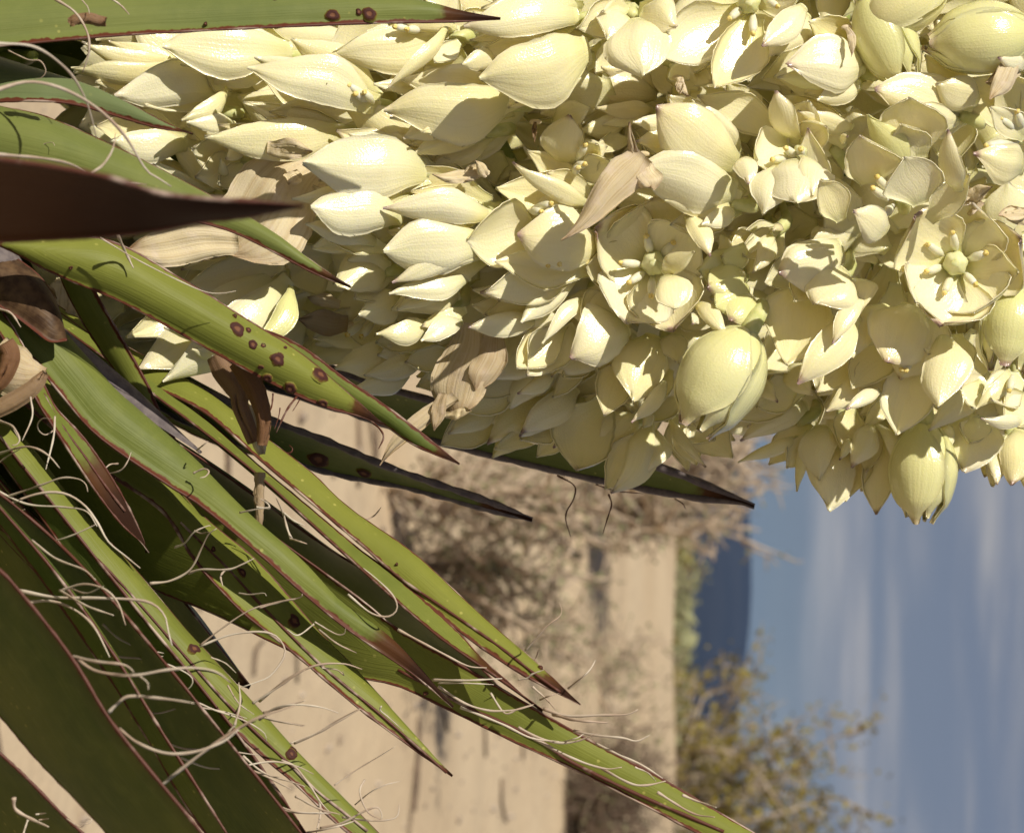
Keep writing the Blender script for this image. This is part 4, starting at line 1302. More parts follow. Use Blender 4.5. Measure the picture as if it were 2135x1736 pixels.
F_('J', "2150 -30 1650 390 220 op k12; 1800 120 1310 405 260 i d1; 1780 60 1350 330 160 o; 2150 200 1860 345 120 op u1", 0, "shaded flower with lit tips at the lower edge of the spike", back=1)
F_('K', "460 240 12 590 210 op u1 k12; 260 560 -180 700 130 i; 430 520 245 695 110 op d1; 300 480 0 640 200 i d1", 1, "flower with a pink tip hanging by the dark leaf", back=1)
F_('K', "640 350 425 860 440 i k13; 960 540 615 1000 260 i; 960 460 655 1030 230 op c-90 u2; 990 520 900 900 180 o c-40 u1; 980 420 890 560 80 o u1", 1, "downward flower over the long dark leaf, lowest in the middle", back=1)
F_('K', "1100 430 1350 832 80 op c60 r20; 1230 420 1540 750 280 i d1; 1150 430 1420 640 220 i d2", -1, "thin shaded tepals hanging below the fat yellow bud", back=1)
# ---- right lower
F_('H', "870 270 370 500 370 op k13 u2; 860 420 625 727 400 o u2 k14; 640 560 430 1152 480 i k13; 1040 630 762 1000 130 op u2 c30; 980 760 510 1290 250 op u1 k12 c20; 700 480 480 700 200 i d1; 900 500 950 800 260 o d1", 3, "large bell flower facing out in the right middle, three broad tepals", stamens="700 480 540 560;690 450 480 545", back=1)
F_('H', "400 160 90 365 110 i; 370 220 188 492 100 o u1 r20; 380 140 330 190 60 oy", 1, "dry edged tepals beside the large bell flower", back=1)
F_('H', "560 900 260 1230 300 i d1; 420 1130 605 1370 190 o d0; 200 1250 355 1420 130 op; 520 1290 200 1480 240 i d1; 560 1340 60 1560 200 i d2", 0, "shaded flower right of the fat yellow bud", back=2)
F_('H', "1190 690 882 1125 190 o u1 c50; 1210 1000 888 1330 280 i; 1140 1230 716 1495 190 o d1 c20; 1140 1320 845 1490 90 op u1 c10; 1120 1150 960 1400 260 i d1; 1000 1050 640 1350 200 i d2", 4, "layered ribbed flower under the widest open flower", back=1)
F_('H', "1370 690 1135 1160 440 op k13 u1; 1560 900 1520 1480 310 o k12 u2; 1340 1080 1218 1650 360 i d1 k12; 1650 930 1680 1330 200 i d1; 1500 800 1450 1100 260 i d1", 4, "pink tipped bell flower below the widest open flower", stamens="1300 1080 1255 1190;1320 1080 1290 1195", back=1)
F_('H', "1650 430 1750 0 580 i k16; 1690 440 2130 255 540 ip k16; 1680 480 1790 800 540 i k16; 1640 500 1540 890 520 ip k15; 1600 460 1350 735 540 i k16; 1610 420 1330 85 520 ip k15; 1700 470 2100 490 320 i d1", 4.5, "widest open flower at the right with six orange tipped stamens round a pale ovary",
   stamens="1650 370 1622 215;1580 390 1447 298;1570 445 1438 487;1620 500 1565 637;1690 490 1782 577;1710 410 1854 358", ovary=(1640, 430, 88), axis_toward=0.016, back=0)
F_('H', "1900 1280 1440 1635 180 o c30 r15; 2090 1190 1795 1475 110 o r20 c20; 2180 1560 1820 1545 90 op c-20 u1; 2130 1250 1880 1430 280 i d1; 2200 1400 2000 1560 260 i d1; 1800 1330 1760 1480 120 i d1", 2, "flower with thin curled rims low at the right edge", stamens="2050 1240 2030 1340", back=1)
F_('L', "1780 140 1700 605 410 o k13; 1620 220 1490 505 120 op u1; 1560 250 1660 590 170 i d1; 1850 200 1740 400 200 i d1", 1, "broad shaded flower against the sky at the lower right", back=1)
F_('L', "2100 250 2045 705 260 op k12; 1930 350 1940 700 130 op d1; 2180 420 2160 740 160 o d1", 1, "flower at the right edge hanging against the sky", back=1)
F_('L', "1090 210 1275 758 130 op c-60 u2 r15; 1090 330 1070 892 230 ip k13; 1020 200 1000 600 200 i d1", 1, "slim flower with a long curved tepal beside the striped bud", back=1)
F_('L', "800 350 728 885 320 o k12 u1; 1060 220 895 562 180 op u2; 900 130 830 470 240 i; 690 220 660 665 240 o u0; 950 300 850 800 260 i d1; 560 330 495 755 80 o d1; 900 330 800 520 60 op u1", 1, "bright pointed flower lowest in the row against the sky", back=1)
F_('L', "620 90 98 370 190 op c30; 560 330 85 525 90 o; 520 120 120 210 240 i d1; 600 300 430 560 160 i d1", 1, "flower with a lit streak pointing left over the brush", back=1)
F_('L', "1450 90 1420 290 160 oy d1; 1250 120 1225 320 180 i; 1000 -30 720 160 160 o", 0, "shaded tepals between the two lowest flowers at the right", back=1)

W_ = withered
W_('B', "380 1110 -230 1840 640 k26 c40; -150 1740 -960 1806 290 u2 k14 c20; 300 1250 210 1330 120 u1; 60 1060 390 1090 150 u1", 2, "papery tan withered flower under the dark near leaf")
W_('E', "1780 320 1100 440 120 u1 c20 a4; 2000 330 1500 200 240 k12", 3, "pale withered flower above the spotted leaf")
W_('F', "1560 870 1420 1530 400 c-30 a3 k20; 1700 900 1560 1340 220 a4 k20; @J 1420 60 870 550 120 u1 c60 a3; @J 1340 190 1535 150 70 u1; @J 1330 30 1260 300 100 u1 a5", 3, "brown withered flower hanging to a thin curled point below the spike")
W_('C', "900 1110 300 1740 270 u2 c-50 a2 h22 k8; 840 1200 800 880 80 u1 a4 r30 h30; 900 1180 965 1360 190 u1 k20", 5, "pale withered twist with a long thin point in the centre")
W_('B', "1620 1240 1240 1255 90 u1 c-50; 1640 1270 1560 1165 80 u1; 1600 1200 1490 1300 110", 2, "small curled withered flower beside the dark gap")
W_('D', "1690 1440 1900 1350 110 u1; 1700 1480 1840 1460 150; 1720 1340 1690 1450 90", 3, "dry curl between the open flowers at the right")
W_('D', "2080 380 1885 725 150 u1; 2100 500 1850 600 130", 3, "pale dry tepal folded at the upper right edge")
W_('D', "860 200 890 410 60 c-30 u1", 3, "thin dry strip beside the striped bud")
W_('H', "2150 60 1950 90 110 u1; 2180 120 1990 60 120", 3, "dry veined scrap behind the widest open flower")
W_('F', "640 860 270 830 180 a6; 580 730 340 670 100", 1, "brown withered flower shaded behind the tip of the thin leaf")
W_('E', "430 560 480 880 190 a1 c30; 520 650 500 920 70 u1 a3; 330 590 410 680 60 u1 a6", 3, "crumpled withered petals by the brown sheath")
W_('C', "1150 560 1230 700 70 u1 c20; 1180 570 1160 690 50 u1", 2, "white dry curl under the upper open flower")
W_('B', "1990 880 1985 1020 36 u1 a8", 1, "brown withered style against the dark gap")

# deeper tepals that close the spike behind the outlined ones, each leaning like its neighbours
rf = np.random.RandomState(21)
mids = np.array([((b[0] + t_[0]) / 2, (b[1] + t_[1]) / 2) for b, t_, _, _ in PETALS])
for i in range(1150):
    x = rf.uniform(70, 2300)
    R = spike_radius(x)
    y = rf.uniform(-420, YC + 0.84 * R)
    k = np.argsort(np.hypot(mids[:, 0] - x, mids[:, 1] - y))[rf.randint(0, 3)]
    if ((x - 1068) / 62) ** 2 + ((y - 295) / 70) ** 2 < 1:      # the dark gap where the stalk shows
        continue
    if i < 800 and x < 1150 and rf.rand() < 0.22:
        continue
    b, t_, dd, wd = PETALS[k]
    if y < -40:
        b, t_, dd, wd = (x + 90, y), (x - 90, y - 30), front(x, y), 260
    vx, vy = t_[0] - b[0], t_[1] - b[1]
    ln = math.hypot(vx, vy)
    ang = math.atan2(vy, vx) + rf.uniform(-0.45, 0.45)
    ln = min(max(ln, 120), 230) * rf.uniform(0.8, 1.1)
    x0, y0, x1, y1 = x - math.cos(ang) * ln / 2, y - math.sin(ang) * ln / 2, x + math.cos(ang) * ln / 2, y + math.sin(ang) * ln / 2
    if y1 > YC + 0.93 * spike_radius(x1) or x1 < 60:
        continue
    deep = front(x, y) + rf.uniform(0.024, 0.048) if i < 800 else front(x, y) + rf.uniform(0.03, 0.07)
    deep = max(deep, dd + 0.006) if y >= -40 else deep
    G, th, ss, tg = petal_sheet(P(x0, y0, deep + rf.uniform(0, .008)), P(x1, y1, deep + rf.uniform(-.004, .006)), rf.uniform(0.012, 0.019), rf.choice([-1, 1]), rf.uniform(-.5, .5), 0, None, 5000 + i * 7)
    inner_petal(G, th, ss, tg)
# and on the far side of the spike
for i in range(900):
    x = rf.uniform(60, 2500) if i < 420 or i > 620 else rf.uniform(1450, 2350)
    R = spike_radius(x)
    y = YC + (rf.uniform(-1.0, 0.78) if i < 420 else rf.uniform(0.0, 0.82) if i <= 620 else rf.uniform(-0.4, 0.7)) * R
    q = (y - YC) / R
    dd = DC + 0.115 * math.sqrt(max(0, 1 - q * q)) * rf.uniform(-0.1, 1.0)
    ang = math.pi + rf.uniform(-0.9, 0.6) if y < 500 else rf.uniform(1.7, 2.9)
    ln = rf.uniform(150, 215)
    x1, y1 = x + math.cos(ang) * ln, y + math.sin(ang) * ln * 0.9
    if y1 > YC + 0.85 * spike_radius(x1) or x1 < 60:
        continue
    G, th, ss, tg = petal_sheet(P(x, y, dd), P(x1, y1, dd + rf.uniform(-.005, .02)), rf.uniform(0.012, 0.018), rf.choice([-1, 1]), rf.uniform(-.5, .5), 0, None, 15000 + i * 7)
    inner_petal(G, th, ss, tg)
inner = INNER.build("inner_petals", M_PETAL, yucca, attrs=None, color=(0.1, 0.15, 0.12))
for k_ in ('ps', 'pt'):
    at_ = inner.data.attributes.new(k_, 'FLOAT', 'POINT')
    at_.data.foreach_set("value", np.concatenate(INNER_AT[k_]).astype(np.float32))
inner["kind"] = "stuff"

# ------------------------------------------------------------------ threads peeling from the leaf edges
def threads(crop, leaf_id, d0, d1, text, r=7.0, mat=None):
    """TEXT: one thread per ';': x y pairs from its root, a leading number@ sets the thickness in crop units."""
    L = LEAVES[leaf_id]['obj']
    for k, part in enumerate(text.split(';')):
        w_ = part.split()
        rr = r
        if w_[0].endswith('@'):
            rr = float(w_[0][:-1])
            w_ = w_[1:]
        v = [float(q) for q in w_]
        pts = [cp(crop, v[i], v[i + 1]) for i in range(0, len(v), 2)]
        n = 26
        q = smooth_line(pts, n)
        bend = RND.uniform(-0.006, 0.004)
        W = np.array([P(x, y, d0 + (d1 - d0) * i / n + bend * math.sin(math.pi * i / n)) for i, (x, y) in enumerate(q)])
        rad = rr * CU * (d0 + d1) / 2 * np.interp(np.linspace(0, 1, n + 1), [0, 0.12, 0.7, 1], [1.25, 1.0, 0.85, 0.35])
        rad = rad * (1 + 0.14 * np.sin(np.linspace(0, 21, n + 1) + k))
        V, F = tube(W, rad, 6)
        add_mesh("thread", V, F, mat or M_FIBRE, L)


threads('A', 'near', 0.80, 0.84, "11@ -40 1110 300 1140 500 1180 650 1250; 13@ -60 660 200 590 450 640 700 780 900 980 1050 1220 1150 1290 1235 1345; 10@ -40 312 250 340 480 500 600 680 660 850 695 1000; 9@ 650 1250 740 1190 810 1080 832 960; 8@ 700 1300 900 1310 1060 1330")
threads('A', 'top', 0.915, 0.91, "10@ 390 -10 540 90 630 240 640 380 595 525; 8@ 800 -10 870 40 930 105; 5@ 580 -10 630 50 645 100; 5@ 60 365 200 430 290 440 330 510 300 560 250 570")
threads('A', 'under', 0.94, 0.935, "4@ 50 1105 120 1060 250 1055 370 1025 395 1052")
threads('E', 'spotted', 0.925, 0.935, "11@ 850 230 900 340 962 465; 5@ 720 245 1000 410 1300 560 1480 635 1600 645 1700 628")
threads('E', 'left_long', 0.945, 0.94, "9@ -20 755 80 790 150 890; 7@ -20 1560 80 1600 140 1705")
threads('I', 'lower_lit', 0.935, 0.92, "9@ -20 225 90 270 140 360 120 400 85 405; 9@ -20 470 150 420 250 425 350 480 430 570; 6@ -20 540 60 480 150 430; 7@ 220 60 232 200 160 372; 8@ 395 200 385 350 330 580; 5@ 400 290 330 330 280 300 272 250 310 212 370 215; 8@ 40 780 300 690 450 640 570 650 620 690 632 740; 10@ -20 865 250 760 450 750 600 830 700 960 780 1100 900 1200 1010 1290; 9@ -20 735 200 830 450 850 620 880 700 990; 8@ 235 1095 400 1090 530 1050 690 975; 6@ 100 940 140 890 180 865")
threads('I', 'left_long', 0.96, 0.955, "6@ 850 538 790 545 750 590 765 625; 6@ 770 615 870 585 920 520 945 455; 7@ 1395 605 1470 575 1505 595 1480 630 1440 640; 7@ 1730 890 1880 860 1940 850 1920 815 1885 800; 6@ 1420 440 1500 375")
threads('I', 'ringed', 0.965, 0.955, "7@ 1260 1140 1330 1110 1400 1030 1500 985 1520 990; 9@ 1080 1400 1230 1380 1370 1300 1450 1150 1500 1050 1560 1005; 9@ 1360 1325 1450 1300 1640 1300 1740 1265 1830 1220; 8@ 1620 1305 1590 1350 1605 1420; 6@ 1720 1470 1800 1480 1900 1470 1920 1490; 6@ 1400 1020 1450 1040 1500 1030")
threads('I', 'dark_low', 0.89, 0.87, "12@ 130 1450 400 1500 700 1505 1000 1520 1120 1560 1190 1640 1210 1735 1240 1850; 11@ 180 1540 350 1525 500 1570 620 1650 700 1750 790 1930; 9@ 440 1450 600 1405 750 1440 850 1540 905 1700; 10@ -20 1310 60 1410 130 1460; 9@ 230 1090 400 1220 600 1300 690 1375; 9@ 430 1450 620 1560 820 1630; 6@ 500 1430 620 1470 745 1420")
threads('M', 'dark_broad', 0.80, 0.79, "11@ 520 465 700 500 880 520 940 550 965 580; 11@ 560 490 700 570 950 600 1200 560 1400 545 1560 575 1660 650; 12@ 780 868 850 800 940 750 1200 770 1400 800; 12@ 860 985 1000 1090 1200 1160 1400 1150 1600 1080 1720 990; 12@ 1150 1400 1350 1240 1550 1090 1720 980 1870 900 2130 815; 8@ 1000 600 1060 650 1070 700")
threads('M', 'dark_low', 0.92, 0.93, "8@ 720 430 850 465 1000 475 1175 462; 8@ 740 230 850 330 1000 400 1180 440; 8@ 800 460 1100 490 1300 560 1385 620 1375 680 1335 710; 8@ 1200 770 1400 790 1550 850 1750 920 1900 1010 1920 1080; 7@ 1030 860 1150 870 1350 820 1500 840 1650 870 1780 910; 9@ 1050 1000 1300 1120 1600 1140 1870 1175; 8@ 1300 1190 1500 1265 1700 1260 1950 1220 2130 1250 2260 1310; 9@ 1690 960 1730 800 1720 650; 8@ 1690 960 1560 1100")
threads('M', 'lower_lit', 0.94, 0.935, "8@ 1440 390 1650 310 1850 285 1980 310 2050 400 2040 480 1950 600 1870 640 1740 685; 6@ 1440 385 1600 260 1800 130 2000 70 2130 50; 8@ 1820 800 1950 720 2130 600 2200 560; 6@ 1520 470 1620 510 1700 580; 8@ 1890 900 2000 930 2200 960; 8@ 2120 1090 2300 1010 2440 930 2600 840; 6@ 1640 670 1720 800 1830 880; 9@ 1900 870 2060 820 2200 780")
threads('M', 'low_green', 0.935, 0.93, "9@ 1800 1400 1950 1510 2130 1580 2330 1590; 8@ 1750 1180 1900 1300 2080 1360 2200 1400; 8@ 2130 1470 2300 1560 2450 1600; 9@ 1640 1230 1860 1300 2100 1420")
threads('M', 'corner', 0.875, 0.87, "5@ 480 1630 580 1690 620 1640 660 1632 640 1665 540 1668; 14@ 100 1480 110 1560 200 1620 350 1690; 7@ 200 1640 170 1735 160 1800; 6@ 260 1600 330 1590; 5@ 280 1640 350 1630")
threads('N', 'lower_lit', 0.94, 0.935, "8@ 0 920 120 830 280 810 450 830 570 870; 8@ 0 895 150 930 320 965; 6@ 220 1090 400 1020 550 930 720 840; 5@ 540 1390 700 1280 850 1190 980 1110; 5@ 690 1530 800 1440 900 1390 1020 1360; 7@ 760 1350 725 1420 740 1500 790 1590 880 1640; 9@ 440 1700 600 1660 750 1580 850 1550 885 1610 870 1640; 9@ 330 1735 550 1690 680 1650; 7@ 600 1620 800 1645 950 1635 1000 1600 1008 1520; 9@ 0 1460 150 1560 330 1590 520 1590; 9@ 160 1210 260 1260 370 1400 440 1510 510 1585; 9@ 435 1510 440 1600 410 1735")
threads('N', 'ringed', 0.96, 0.955, "9@ 0 110 150 70 290 40 310 15; 9@ 0 785 200 630 400 530 600 515 740 555; 6@ 395 230 280 310 200 270; 6@ 400 215 550 300 610 300 622 262; 7@ 430 270 560 370 700 437; 6@ 450 545 560 560 610 600 600 570; 5@ 880 820 872 850 930 900 1040 1000")
threads('J', 'wide', 0.975, 0.97, "8@ 640 1480 800 1610 920 1640 985 1600 990 1540 950 1470 860 1380 750 1290; 9@ 230 1080 200 1000 170 890 120 780; 7@ 230 1080 345 1115; 8@ 180 895 250 950 330 985; 7@ -20 850 70 860 60 830 10 790; 6@ 770 940 830 910 880 850")
threads('N', 'wide', 0.975, 0.97, "9@ 1250 632 1500 635 1750 622; 9@ 1000 270 1300 430 1500 530 1640 545; 10@ 1290 680 1480 800 1640 850 1750 855 1860 845 1970 815; 9@ 1450 830 1750 950 1960 1050 2160 1075; 6@ 1290 655 1480 655 1690 665")
threads('O', 'lit_tip', 0.98, 0.975, "7@ 50 420 200 250 290 180 312 130 292 80; 6@ 120 490 138 440 145 410; 7@ 360 692 500 575 556 488; 7@ 0 630 60 620 100 590 180 560")
threads('O', 'wide', 0.975, 0.965, "11@ 180 840 350 890 600 885 780 880 860 845; 11@ 250 880 400 920 640 940; 10@ 400 1000 550 1030 750 1050 850 1072 945 1030; 10@ 0 975 150 1050 300 1085 430 1070 555 1020; 10@ 100 1050 400 1200 620 1270 745 1260; 10@ 600 1270 800 1375 920 1390 1060 1360; 10@ 1180 1460 1300 1510 1425 1550; 10@ 1000 1440 1250 1590 1415 1620; 6@ 840 1260 930 1300 990 1360; 6@ 300 1085 420 1050 470 1020; 9@ 560 1090 720 1170 880 1240 1040 1340")
threads('O', 'fold_tip', 0.98, 0.975, "6@ 155 775 230 745 290 730; 8@ 100 680 200 770 270 850; 8@ -200 730 -100 870 0 840 110 808")
threads('J', 'dark_pointed', 1.06, 1.05, "9@ 290 30 200 150 120 320; 5@ 150 140 140 200 110 290; 7@ 100 30 90 120 60 200; 5@ 290 80 260 130 240 160; 8@ 790 220 870 290 895 350 860 432; 7@ 80 390 150 450 220 460 240 430 215 405; 6@ 250 510 290 560 370 600 375 620 350 620", mat=M_MARGIN)
threads('K', 'dark_behind', 1.16, 1.15, "6@ 280 890 400 960 400 1050 340 1180 375 1330; 6@ 650 1025 670 1100 640 1200 608 1310; 6@ 1130 1060 1180 1090 1205 1130; 5@ 560 955 700 1000 900 1020", mat=M_MARGIN)

# ------------------------------------------------------------------ brush behind
M_DRYTWIG = plain_material("dry_brush_bark", (0.34, 0.265, 0.19), (0.55, 0.44, 0.33), 20.0, 0.9, 0.3, 0.003)
M_DARKTWIG = plain_material("old_brush_bark", (0.12, 0.085, 0.062), (0.25, 0.18, 0.13), 20.0, 0.9, 0.3, 0.003)
M_GREYLEAF = plain_material("brush_leaf", (0.19, 0.20, 0.095), (0.31, 0.31, 0.17), 30.0, 0.8)
M_CREOLEAF = plain_material("creosote_leaf", (0.14, 0.118, 0.012), (0.26, 0.21, 0.028), 9.0, 0.55)
M_CREOBARK = plain_material("creosote_bark", (0.28, 0.23, 0.18), (0.44, 0.37, 0.29), 10.0, 0.85, 0.3, 0.004)


def shrub(name, x, y, height, spread, seed, n_limb, n_twig, r0, bark, leafm, n_leaf, leaf_size, label, cat, group=None, lean=(0, 0), twig_len=0.25, curl=0.5, sink=0.0, upright=0.5, limb_pts=None, rtwig=None):
    rr = np.random.RandomState(seed)
    root = empty(name, (x, y, gz(x, y) - sink))
    tag(root, label, cat, group)
    o = np.array(root.location)
    LV, LF, LN = [], [], 0
    for k in range(n_limb):
        if limb_pts and k < len(limb_pts):
            path = np.array([np.array(q) for q in limb_pts[k]])
            pts = smooth_line(path, 14)
        else:
            a = rr.uniform(0, 2 * math.pi)
            inc = rr.uniform(0.1, 1.0)
            ln = height * rr.uniform(0.6, 1.05)
            e = np.array([math.cos(a) * spread * inc + lean[0], math.sin(a) * spread * inc + lean[1], ln * (1 - 0.35 * inc)])
            m_ = e * 0.5 + np.array([rr.uniform(-.5, .5) * spread * 0.4, rr.uniform(-.5, .5) * spread * 0.4, height * 0.10 * rr.uniform(0, 1)])
            b0 = np.array([rr.uniform(-.5, .5) * spread * 0.2, rr.uniform(-.5, .5) * spread * 0.2, -0.03 + sink * 0.0])
            pts = smooth_line([o + b0, o + m_, o + e], 14)
            pts[1:-1] += rr.randn(len(pts) - 2, 3) * spread * 0.018
        bag = Bag()
        V, F = tube(pts, np.linspace(r0 * rr.uniform(.7, 1.2), r0 * 0.35, len(pts)), 5)
        bag.add(V, F)
        tips = []
        for q in range(n_twig):
            i = rr.randint(3, len(pts))
            d = pts[min(i, len(pts) - 1)] - pts[i - 1]
            d = d / max(np.linalg.norm(d), 1e-6)
            v = d * 0.5 + rr.randn(3) * 0.75 + np.array([0, 0, upright])
            v /= np.linalg.norm(v)
            L_ = twig_len * rr.uniform(0.4, 1.15)
            c_ = rr.randn(3) * curl * L_ * 0.35
            tp_ = smooth_line([pts[i - 1], pts[i - 1] + v * L_ * 0.5 + c_, pts[i - 1] + v * L_ + c_ * rr.uniform(-.6, 1)], 6)
            rt = rtwig or r0 * 0.42
            V, F = tube(tp_, np.linspace(rt, rt * 0.45, 7), 4)
            bag.add(V, F)
            tips.append(tp_)
            for q2 in range(2):
                j = rr.randint(2, 7)
                v2 = v * 0.6 + rr.randn(3) * 0.7
                v2 /= np.linalg.norm(v2)
                t2 = smooth_line([tp_[j - 1], tp_[j - 1] + v2 * L_ * 0.25 + rr.randn(3) * L_ * 0.06, tp_[j - 1] + v2 * L_ * 0.45], 4)
                V, F = tube(t2, np.linspace(rt * 0.7, rt * 0.35, 5), 4)
                bag.add(V, F)
                tips.append(t2)
        bag.build("branch", bark, root)
        if n_leaf:
            for q in range(n_leaf):
                t_ = tips[rr.randint(len(tips))]
                p = t_[rr.randint(1, len(t_))] + rr.randn(3) * leaf_size * 0.9
                a_ = rr.randn(3)
                a_ /= np.linalg.norm(a_)
                b_ = np.cross(a_, rr.randn(3))
                b_ /= np.linalg.norm(b_)
                c_ = np.cross(a_, b_)
                l_ = leaf_size * rr.uniform(0.6, 1.3)
                LV += [p, p + a_ * l_ * .5 + b_ * l_ * .38 + c_ * l_ * .1, p + a_ * l_, p + a_ * l_ * .5 - b_ * l_ * .38 + c_ * l_ * .1]
                LF.append((LN, LN + 1, LN + 2, LN + 3))
                LN += 4
    if LV:
        add_mesh("foliage", LV, LF, leafm, root, smooth=False)
    return root


def at_ground(px, py, y):
    """Where picture unit (px, py) lies at Y metres into the scene."""
    p = P(px, py, 1.0) - EYE
    return EYE + p * (y / p.y)


# big dry bush at the spike's foot, its twigs against the sky
q = at_ground(850, 1010, 6.3)
shrub("dry_bush", q.x, 6.3, 0.60, 0.24, 5, 12, 10, 0.010, M_DRYTWIG, M_GREYLEAF, 90, 0.012, "tangled leafless grey tan bush behind the flowers, its top against the sky", "bush", "brush on the sand", twig_len=0.16, curl=0.9, upright=0.35)
q = at_ground(900, 1170, 6.6)
shrub("dry_bush", q.x, 6.6, 0.38, 0.20, 8, 10, 9, 0.010, M_DRYTWIG, M_GREYLEAF, 170, 0.013, "low curly grey tan bush with a little grey green, in the middle of the sand", "bush", "brush on the sand", twig_len=0.14, curl=1.0, upright=0.2)
q = at_ground(1330, 1050, 10.0)
shrub("dry_bush", q.x, 10.0, 0.64, 0.36, 31, 18, 15, 0.012, M_DRYTWIG, M_GREYLEAF, 50, 0.016, "tan leafless bush on the crest with feathery tips in the sky", "bush", "brush on the sand", twig_len=0.20, curl=0.8, upright=0.4)
q = at_ground(1040, 1330, 8.5)
shrub("dry_bush", q.x, 8.5, 0.26, 0.22, 12, 6, 7, 0.006, M_DRYTWIG, M_GREYLEAF, 50, 0.014, "sparse pale low bush right of the curly one", "bush", "brush on the sand", twig_len=0.17, curl=0.8, upright=0.1)
q = at_ground(1190, 1430, 10.5)
shrub("dry_bush", q.x, 10.5, 0.22, 0.30, 17, 6, 7, 0.007, M_DRYTWIG, M_GREYLEAF, 50, 0.016, "thin pale bush on the sand before the green bush", "bush", "brush on the sand", twig_len=0.2, curl=0.8, upright=0.0)
q = at_ground(1240, 1700, 9.5)
shrub("dry_bush", q.x, 9.5, 0.30, 0.26, 23, 18, 20, 0.006, M_DARKTWIG, M_GREYLEAF, 60, 0.012, "dark brown dead bush under the green bush at the lower edge", "bush", "brush on the sand", twig_len=0.2, curl=0.6, upright=0.2)

# creosote behind the crest: its pale limbs follow the photograph
YB = 14.6


def lim(*pts):
    return [np.array(at_ground(x, y, YB + dy - 0.5)) for x, y, dy in pts]


q = at_ground(1385, 1640, YB)
limbs = [lim((1360, 1650, 0), (1420, 1580, 0), (1450, 1500, .1), (1470, 1450, .1), (1520, 1440, .2), (1575, 1452, .2)),
         lim((1360, 1660, 0), (1430, 1570, 0), (1520, 1568, -.2), (1570, 1600, -.2), (1640, 1700, -.3)),
         lim((1370, 1650, 0), (1440, 1555, .2), (1520, 1560, .2), (1600, 1545, .3), (1660, 1520, .3)),
         lim((1360, 1700, 0), (1480, 1680, 0), (1600, 1640, .1), (1680, 1580, .1), (1730, 1540, .1), (1800, 1520, .1)),
         lim((1370, 1700, 0), (1470, 1560, .3), (1500, 1500, .3), (1540, 1440, .3), (1560, 1410, .3)),
         lim((1360, 1720, 0), (1500, 1720, 0), (1640, 1690, .2), (1740, 1660, .2), (1810, 1700, .2)),
         lim((1360, 1760, 0), (1480, 1760, 0), (1600, 1780, 0), (1680, 1760, .2)),
         lim((1370, 1640, 0), (1430, 1540, .5), (1440, 1470, .5), (1450, 1400, .5))]
cre = shrub("creosote_bush", q.x, YB, 0.9, 0.55, 41, 18, 17, 0.013, M_CREOBARK, M_CREOLEAF, 190, 0.034, "olive green bush with pale bare limbs rising against the sky", "bush", twig_len=0.26, curl=0.5, upright=0.3, limb_pts=limbs, rtwig=0.0045, lean=(0.25, 0))
q = at_ground(1400, 1200, 30.0)
far_spots = [(1130, 26, 0.55, 'dull green brown bush on the plain left of the pale one'), (1215, 34, 0.8, 'pale grey bush on the plain below the hill'), (1300, 30, 0.45, 'low brown bush on the plain under the hill'),
             (1395, 38, 0.7, 'dark olive bush on the plain left of the creosote'), (1060, 40, 0.8, 'brown bush on the plain behind the tan one'), (1350, 52, 0.7, 'small far bush on the plain nearest the foot of the hill'), (1180, 60, 0.9, 'far dark bush on the plain beyond the pale one')]
for k, (py, yd, hh, lab) in enumerate(far_spots):
    q = at_ground(1420, py, yd)
    shrub("desert_bush", q.x, yd, hh, hh * 0.75, 60 + k, 9, 10, 0.012, M_DARKTWIG if k % 2 == 0 else M_DRYTWIG, M_CREOLEAF if k in (0, 3, 6) else M_GREYLEAF, 150, 0.06, lab, "bush", "far bushes on the plain", twig_len=0.3, curl=0.5, upright=0.2)

# a band of low scrub over the rest of the plain: nobody could count it
rr = np.random.RandomState(77)
V, Fq, n = [], [], 0
for k in range(9000):
    yy = 110 + 1500 * rr.rand() ** 2
    xx = rr.uniform(-1, 1) * yy * 0.4
    c_ = np.array([xx, yy, gz(xx, yy)])
    hs = rr.uniform(0.3, 0.75)
    for j in range(7):
        p = c_ + np.array([rr.randn() * hs * 0.5, rr.randn() * hs * 0.5, rr.rand() * hs])
        a_, b_ = rr.randn(3), rr.randn(3)
        l_ = hs * 0.35
        V += [p, p + a_ * l_, p + a_ * l_ + b_ * l_, p + b_ * l_]
        Fq.append((n, n + 1, n + 2, n + 3))
        n += 4
scrub = add_mesh("scrub", V, Fq, M_GREYLEAF, smooth=False)
tag(scrub, kind="stuff")

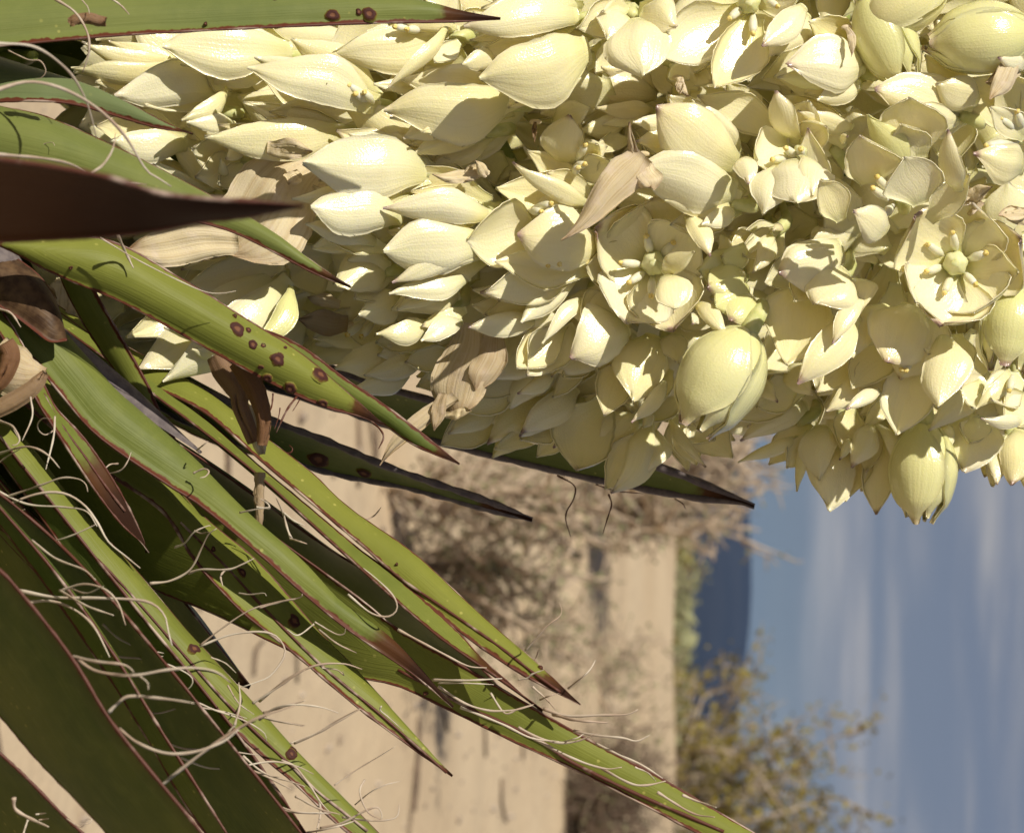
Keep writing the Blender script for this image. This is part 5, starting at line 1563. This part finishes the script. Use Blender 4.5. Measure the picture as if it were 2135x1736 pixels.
# pebbles and fallen bits on the sand
rr = np.random.RandomState(5)
bag = Bag()
for k in range(1500):
    yy = 2.5 + 9 * rr.rand()
    xx = rr.uniform(-1, 1) * (0.25 + yy * 0.17)
    r_ = 0.004 + 0.010 * rr.rand() ** 3
    V, F = ellipsoid(np.array([xx, yy, gz(xx, yy) + r_ * 0.2]), rr.randn(3), r_, r_ * rr.uniform(.5, .9), 4, 5)
    bag.add(V, F, 0)
M_PEBBLE = plain_material("pebble_stone", (0.26, 0.20, 0.15), (0.50, 0.42, 0.34), 8.0, 0.9)
peb = bag.build("gravel", [M_PEBBLE])
tag(peb, kind="stuff")
bag = Bag()  # fallen twigs, also standing in for thin shadow streaks on the sand
for k in range(130):
    yy = 3.0 + 8 * rr.rand()
    xx = rr.uniform(-1, 1) * (0.25 + yy * 0.17)
    a_ = rr.uniform(0, 6.28)
    L_ = rr.uniform(0.05, 0.22)
    pts = [np.array([xx + math.cos(a_) * L_ * s_ + 0.01 * rr.randn(), yy + math.sin(a_) * L_ * s_ + 0.01 * rr.randn(), 0]) for s_ in (0, .5, 1)]
    for p in pts:
        p[2] = gz(p[0], p[1]) + 0.004 + 0.004 * rr.rand()
    V, F = tube(smooth_line(pts, 5), 0.0022 + 0.002 * rr.rand(), 4)
    bag.add(V, F)
lit = bag.build("shadow_twig_litter", [M_DARKTWIG])
tag(lit, kind="stuff")

# unseen leaf litter added at the yucca's foot to cut bounce off the sand
rr = np.random.RandomState(9)
bag = Bag()
for k in range(1100):
    a_, d_ = rr.uniform(0, 6.283), 1.6 * math.sqrt(rr.rand())
    c_ = np.array([ROOT[0] + math.cos(a_) * d_, ROOT[1] + math.sin(a_) * d_, 0.0])
    h_ = rr.uniform(0, 6.283)
    L_, w_ = rr.uniform(0.2, 0.42), rr.uniform(0.012, 0.02)
    u_, v_ = np.array([math.cos(h_), math.sin(h_), 0]), np.array([-math.sin(h_), math.cos(h_), 0])
    V = []
    for t in np.linspace(-.5, .5, 5):
        p = c_ + u_ * t * L_
        z = gz(p[0], p[1]) + 0.006 + 0.03 * rr.rand() * (k / 1100)
        ww = w_ * (1 - abs(t) * 1.6)
        for s_ in (-1, 0, 1):
            V.append((p[0] + v_[0] * ww * s_, p[1] + v_[1] * ww * s_, z + (0.006 if s_ else 0)))
    bag.add(V, grid_faces(4, 2, 0, True))
M_LITTER = plain_material("added_litter_skin", (0.10, 0.065, 0.04), (0.22, 0.16, 0.105), 30.0, 0.85)
tag(bag.build("added_leaf_litter", [M_LITTER]), kind="stuff")

# ------------------------------------------------------------------ air
bpy_me = bpy.data.meshes.new("haze")
x0, x1, y0, y1, z0, z1 = -7000, 7000, -80, 6700, -4, 140
hv = [(x0, y0, z0), (x1, y0, z0), (x1, y1, z0), (x0, y1, z0), (x0, y0, z1), (x1, y0, z1), (x1, y1, z1), (x0, y1, z1)]
haze = add_mesh("haze", hv, [(0, 3, 2, 1), (4, 5, 6, 7), (0, 1, 5, 4), (1, 2, 6, 5), (2, 3, 7, 6), (3, 0, 4, 7)], [], smooth=False)
hm = bpy.data.materials.new("haze_air")
hm.use_nodes = True
hn = NT(hm.node_tree)
ho = hn.add('ShaderNodeOutputMaterial')
hvv = hn.add('ShaderNodeVolumePrincipled')
hvv.inputs['Color'].default_value = (0.36, 0.56, 1.0, 1)
hvv.inputs['Density'].default_value = 0.00011
hn.link(hvv.outputs[0], ho.inputs['Volume'])
haze.data.materials.append(hm)
tag(haze, kind="stuff")
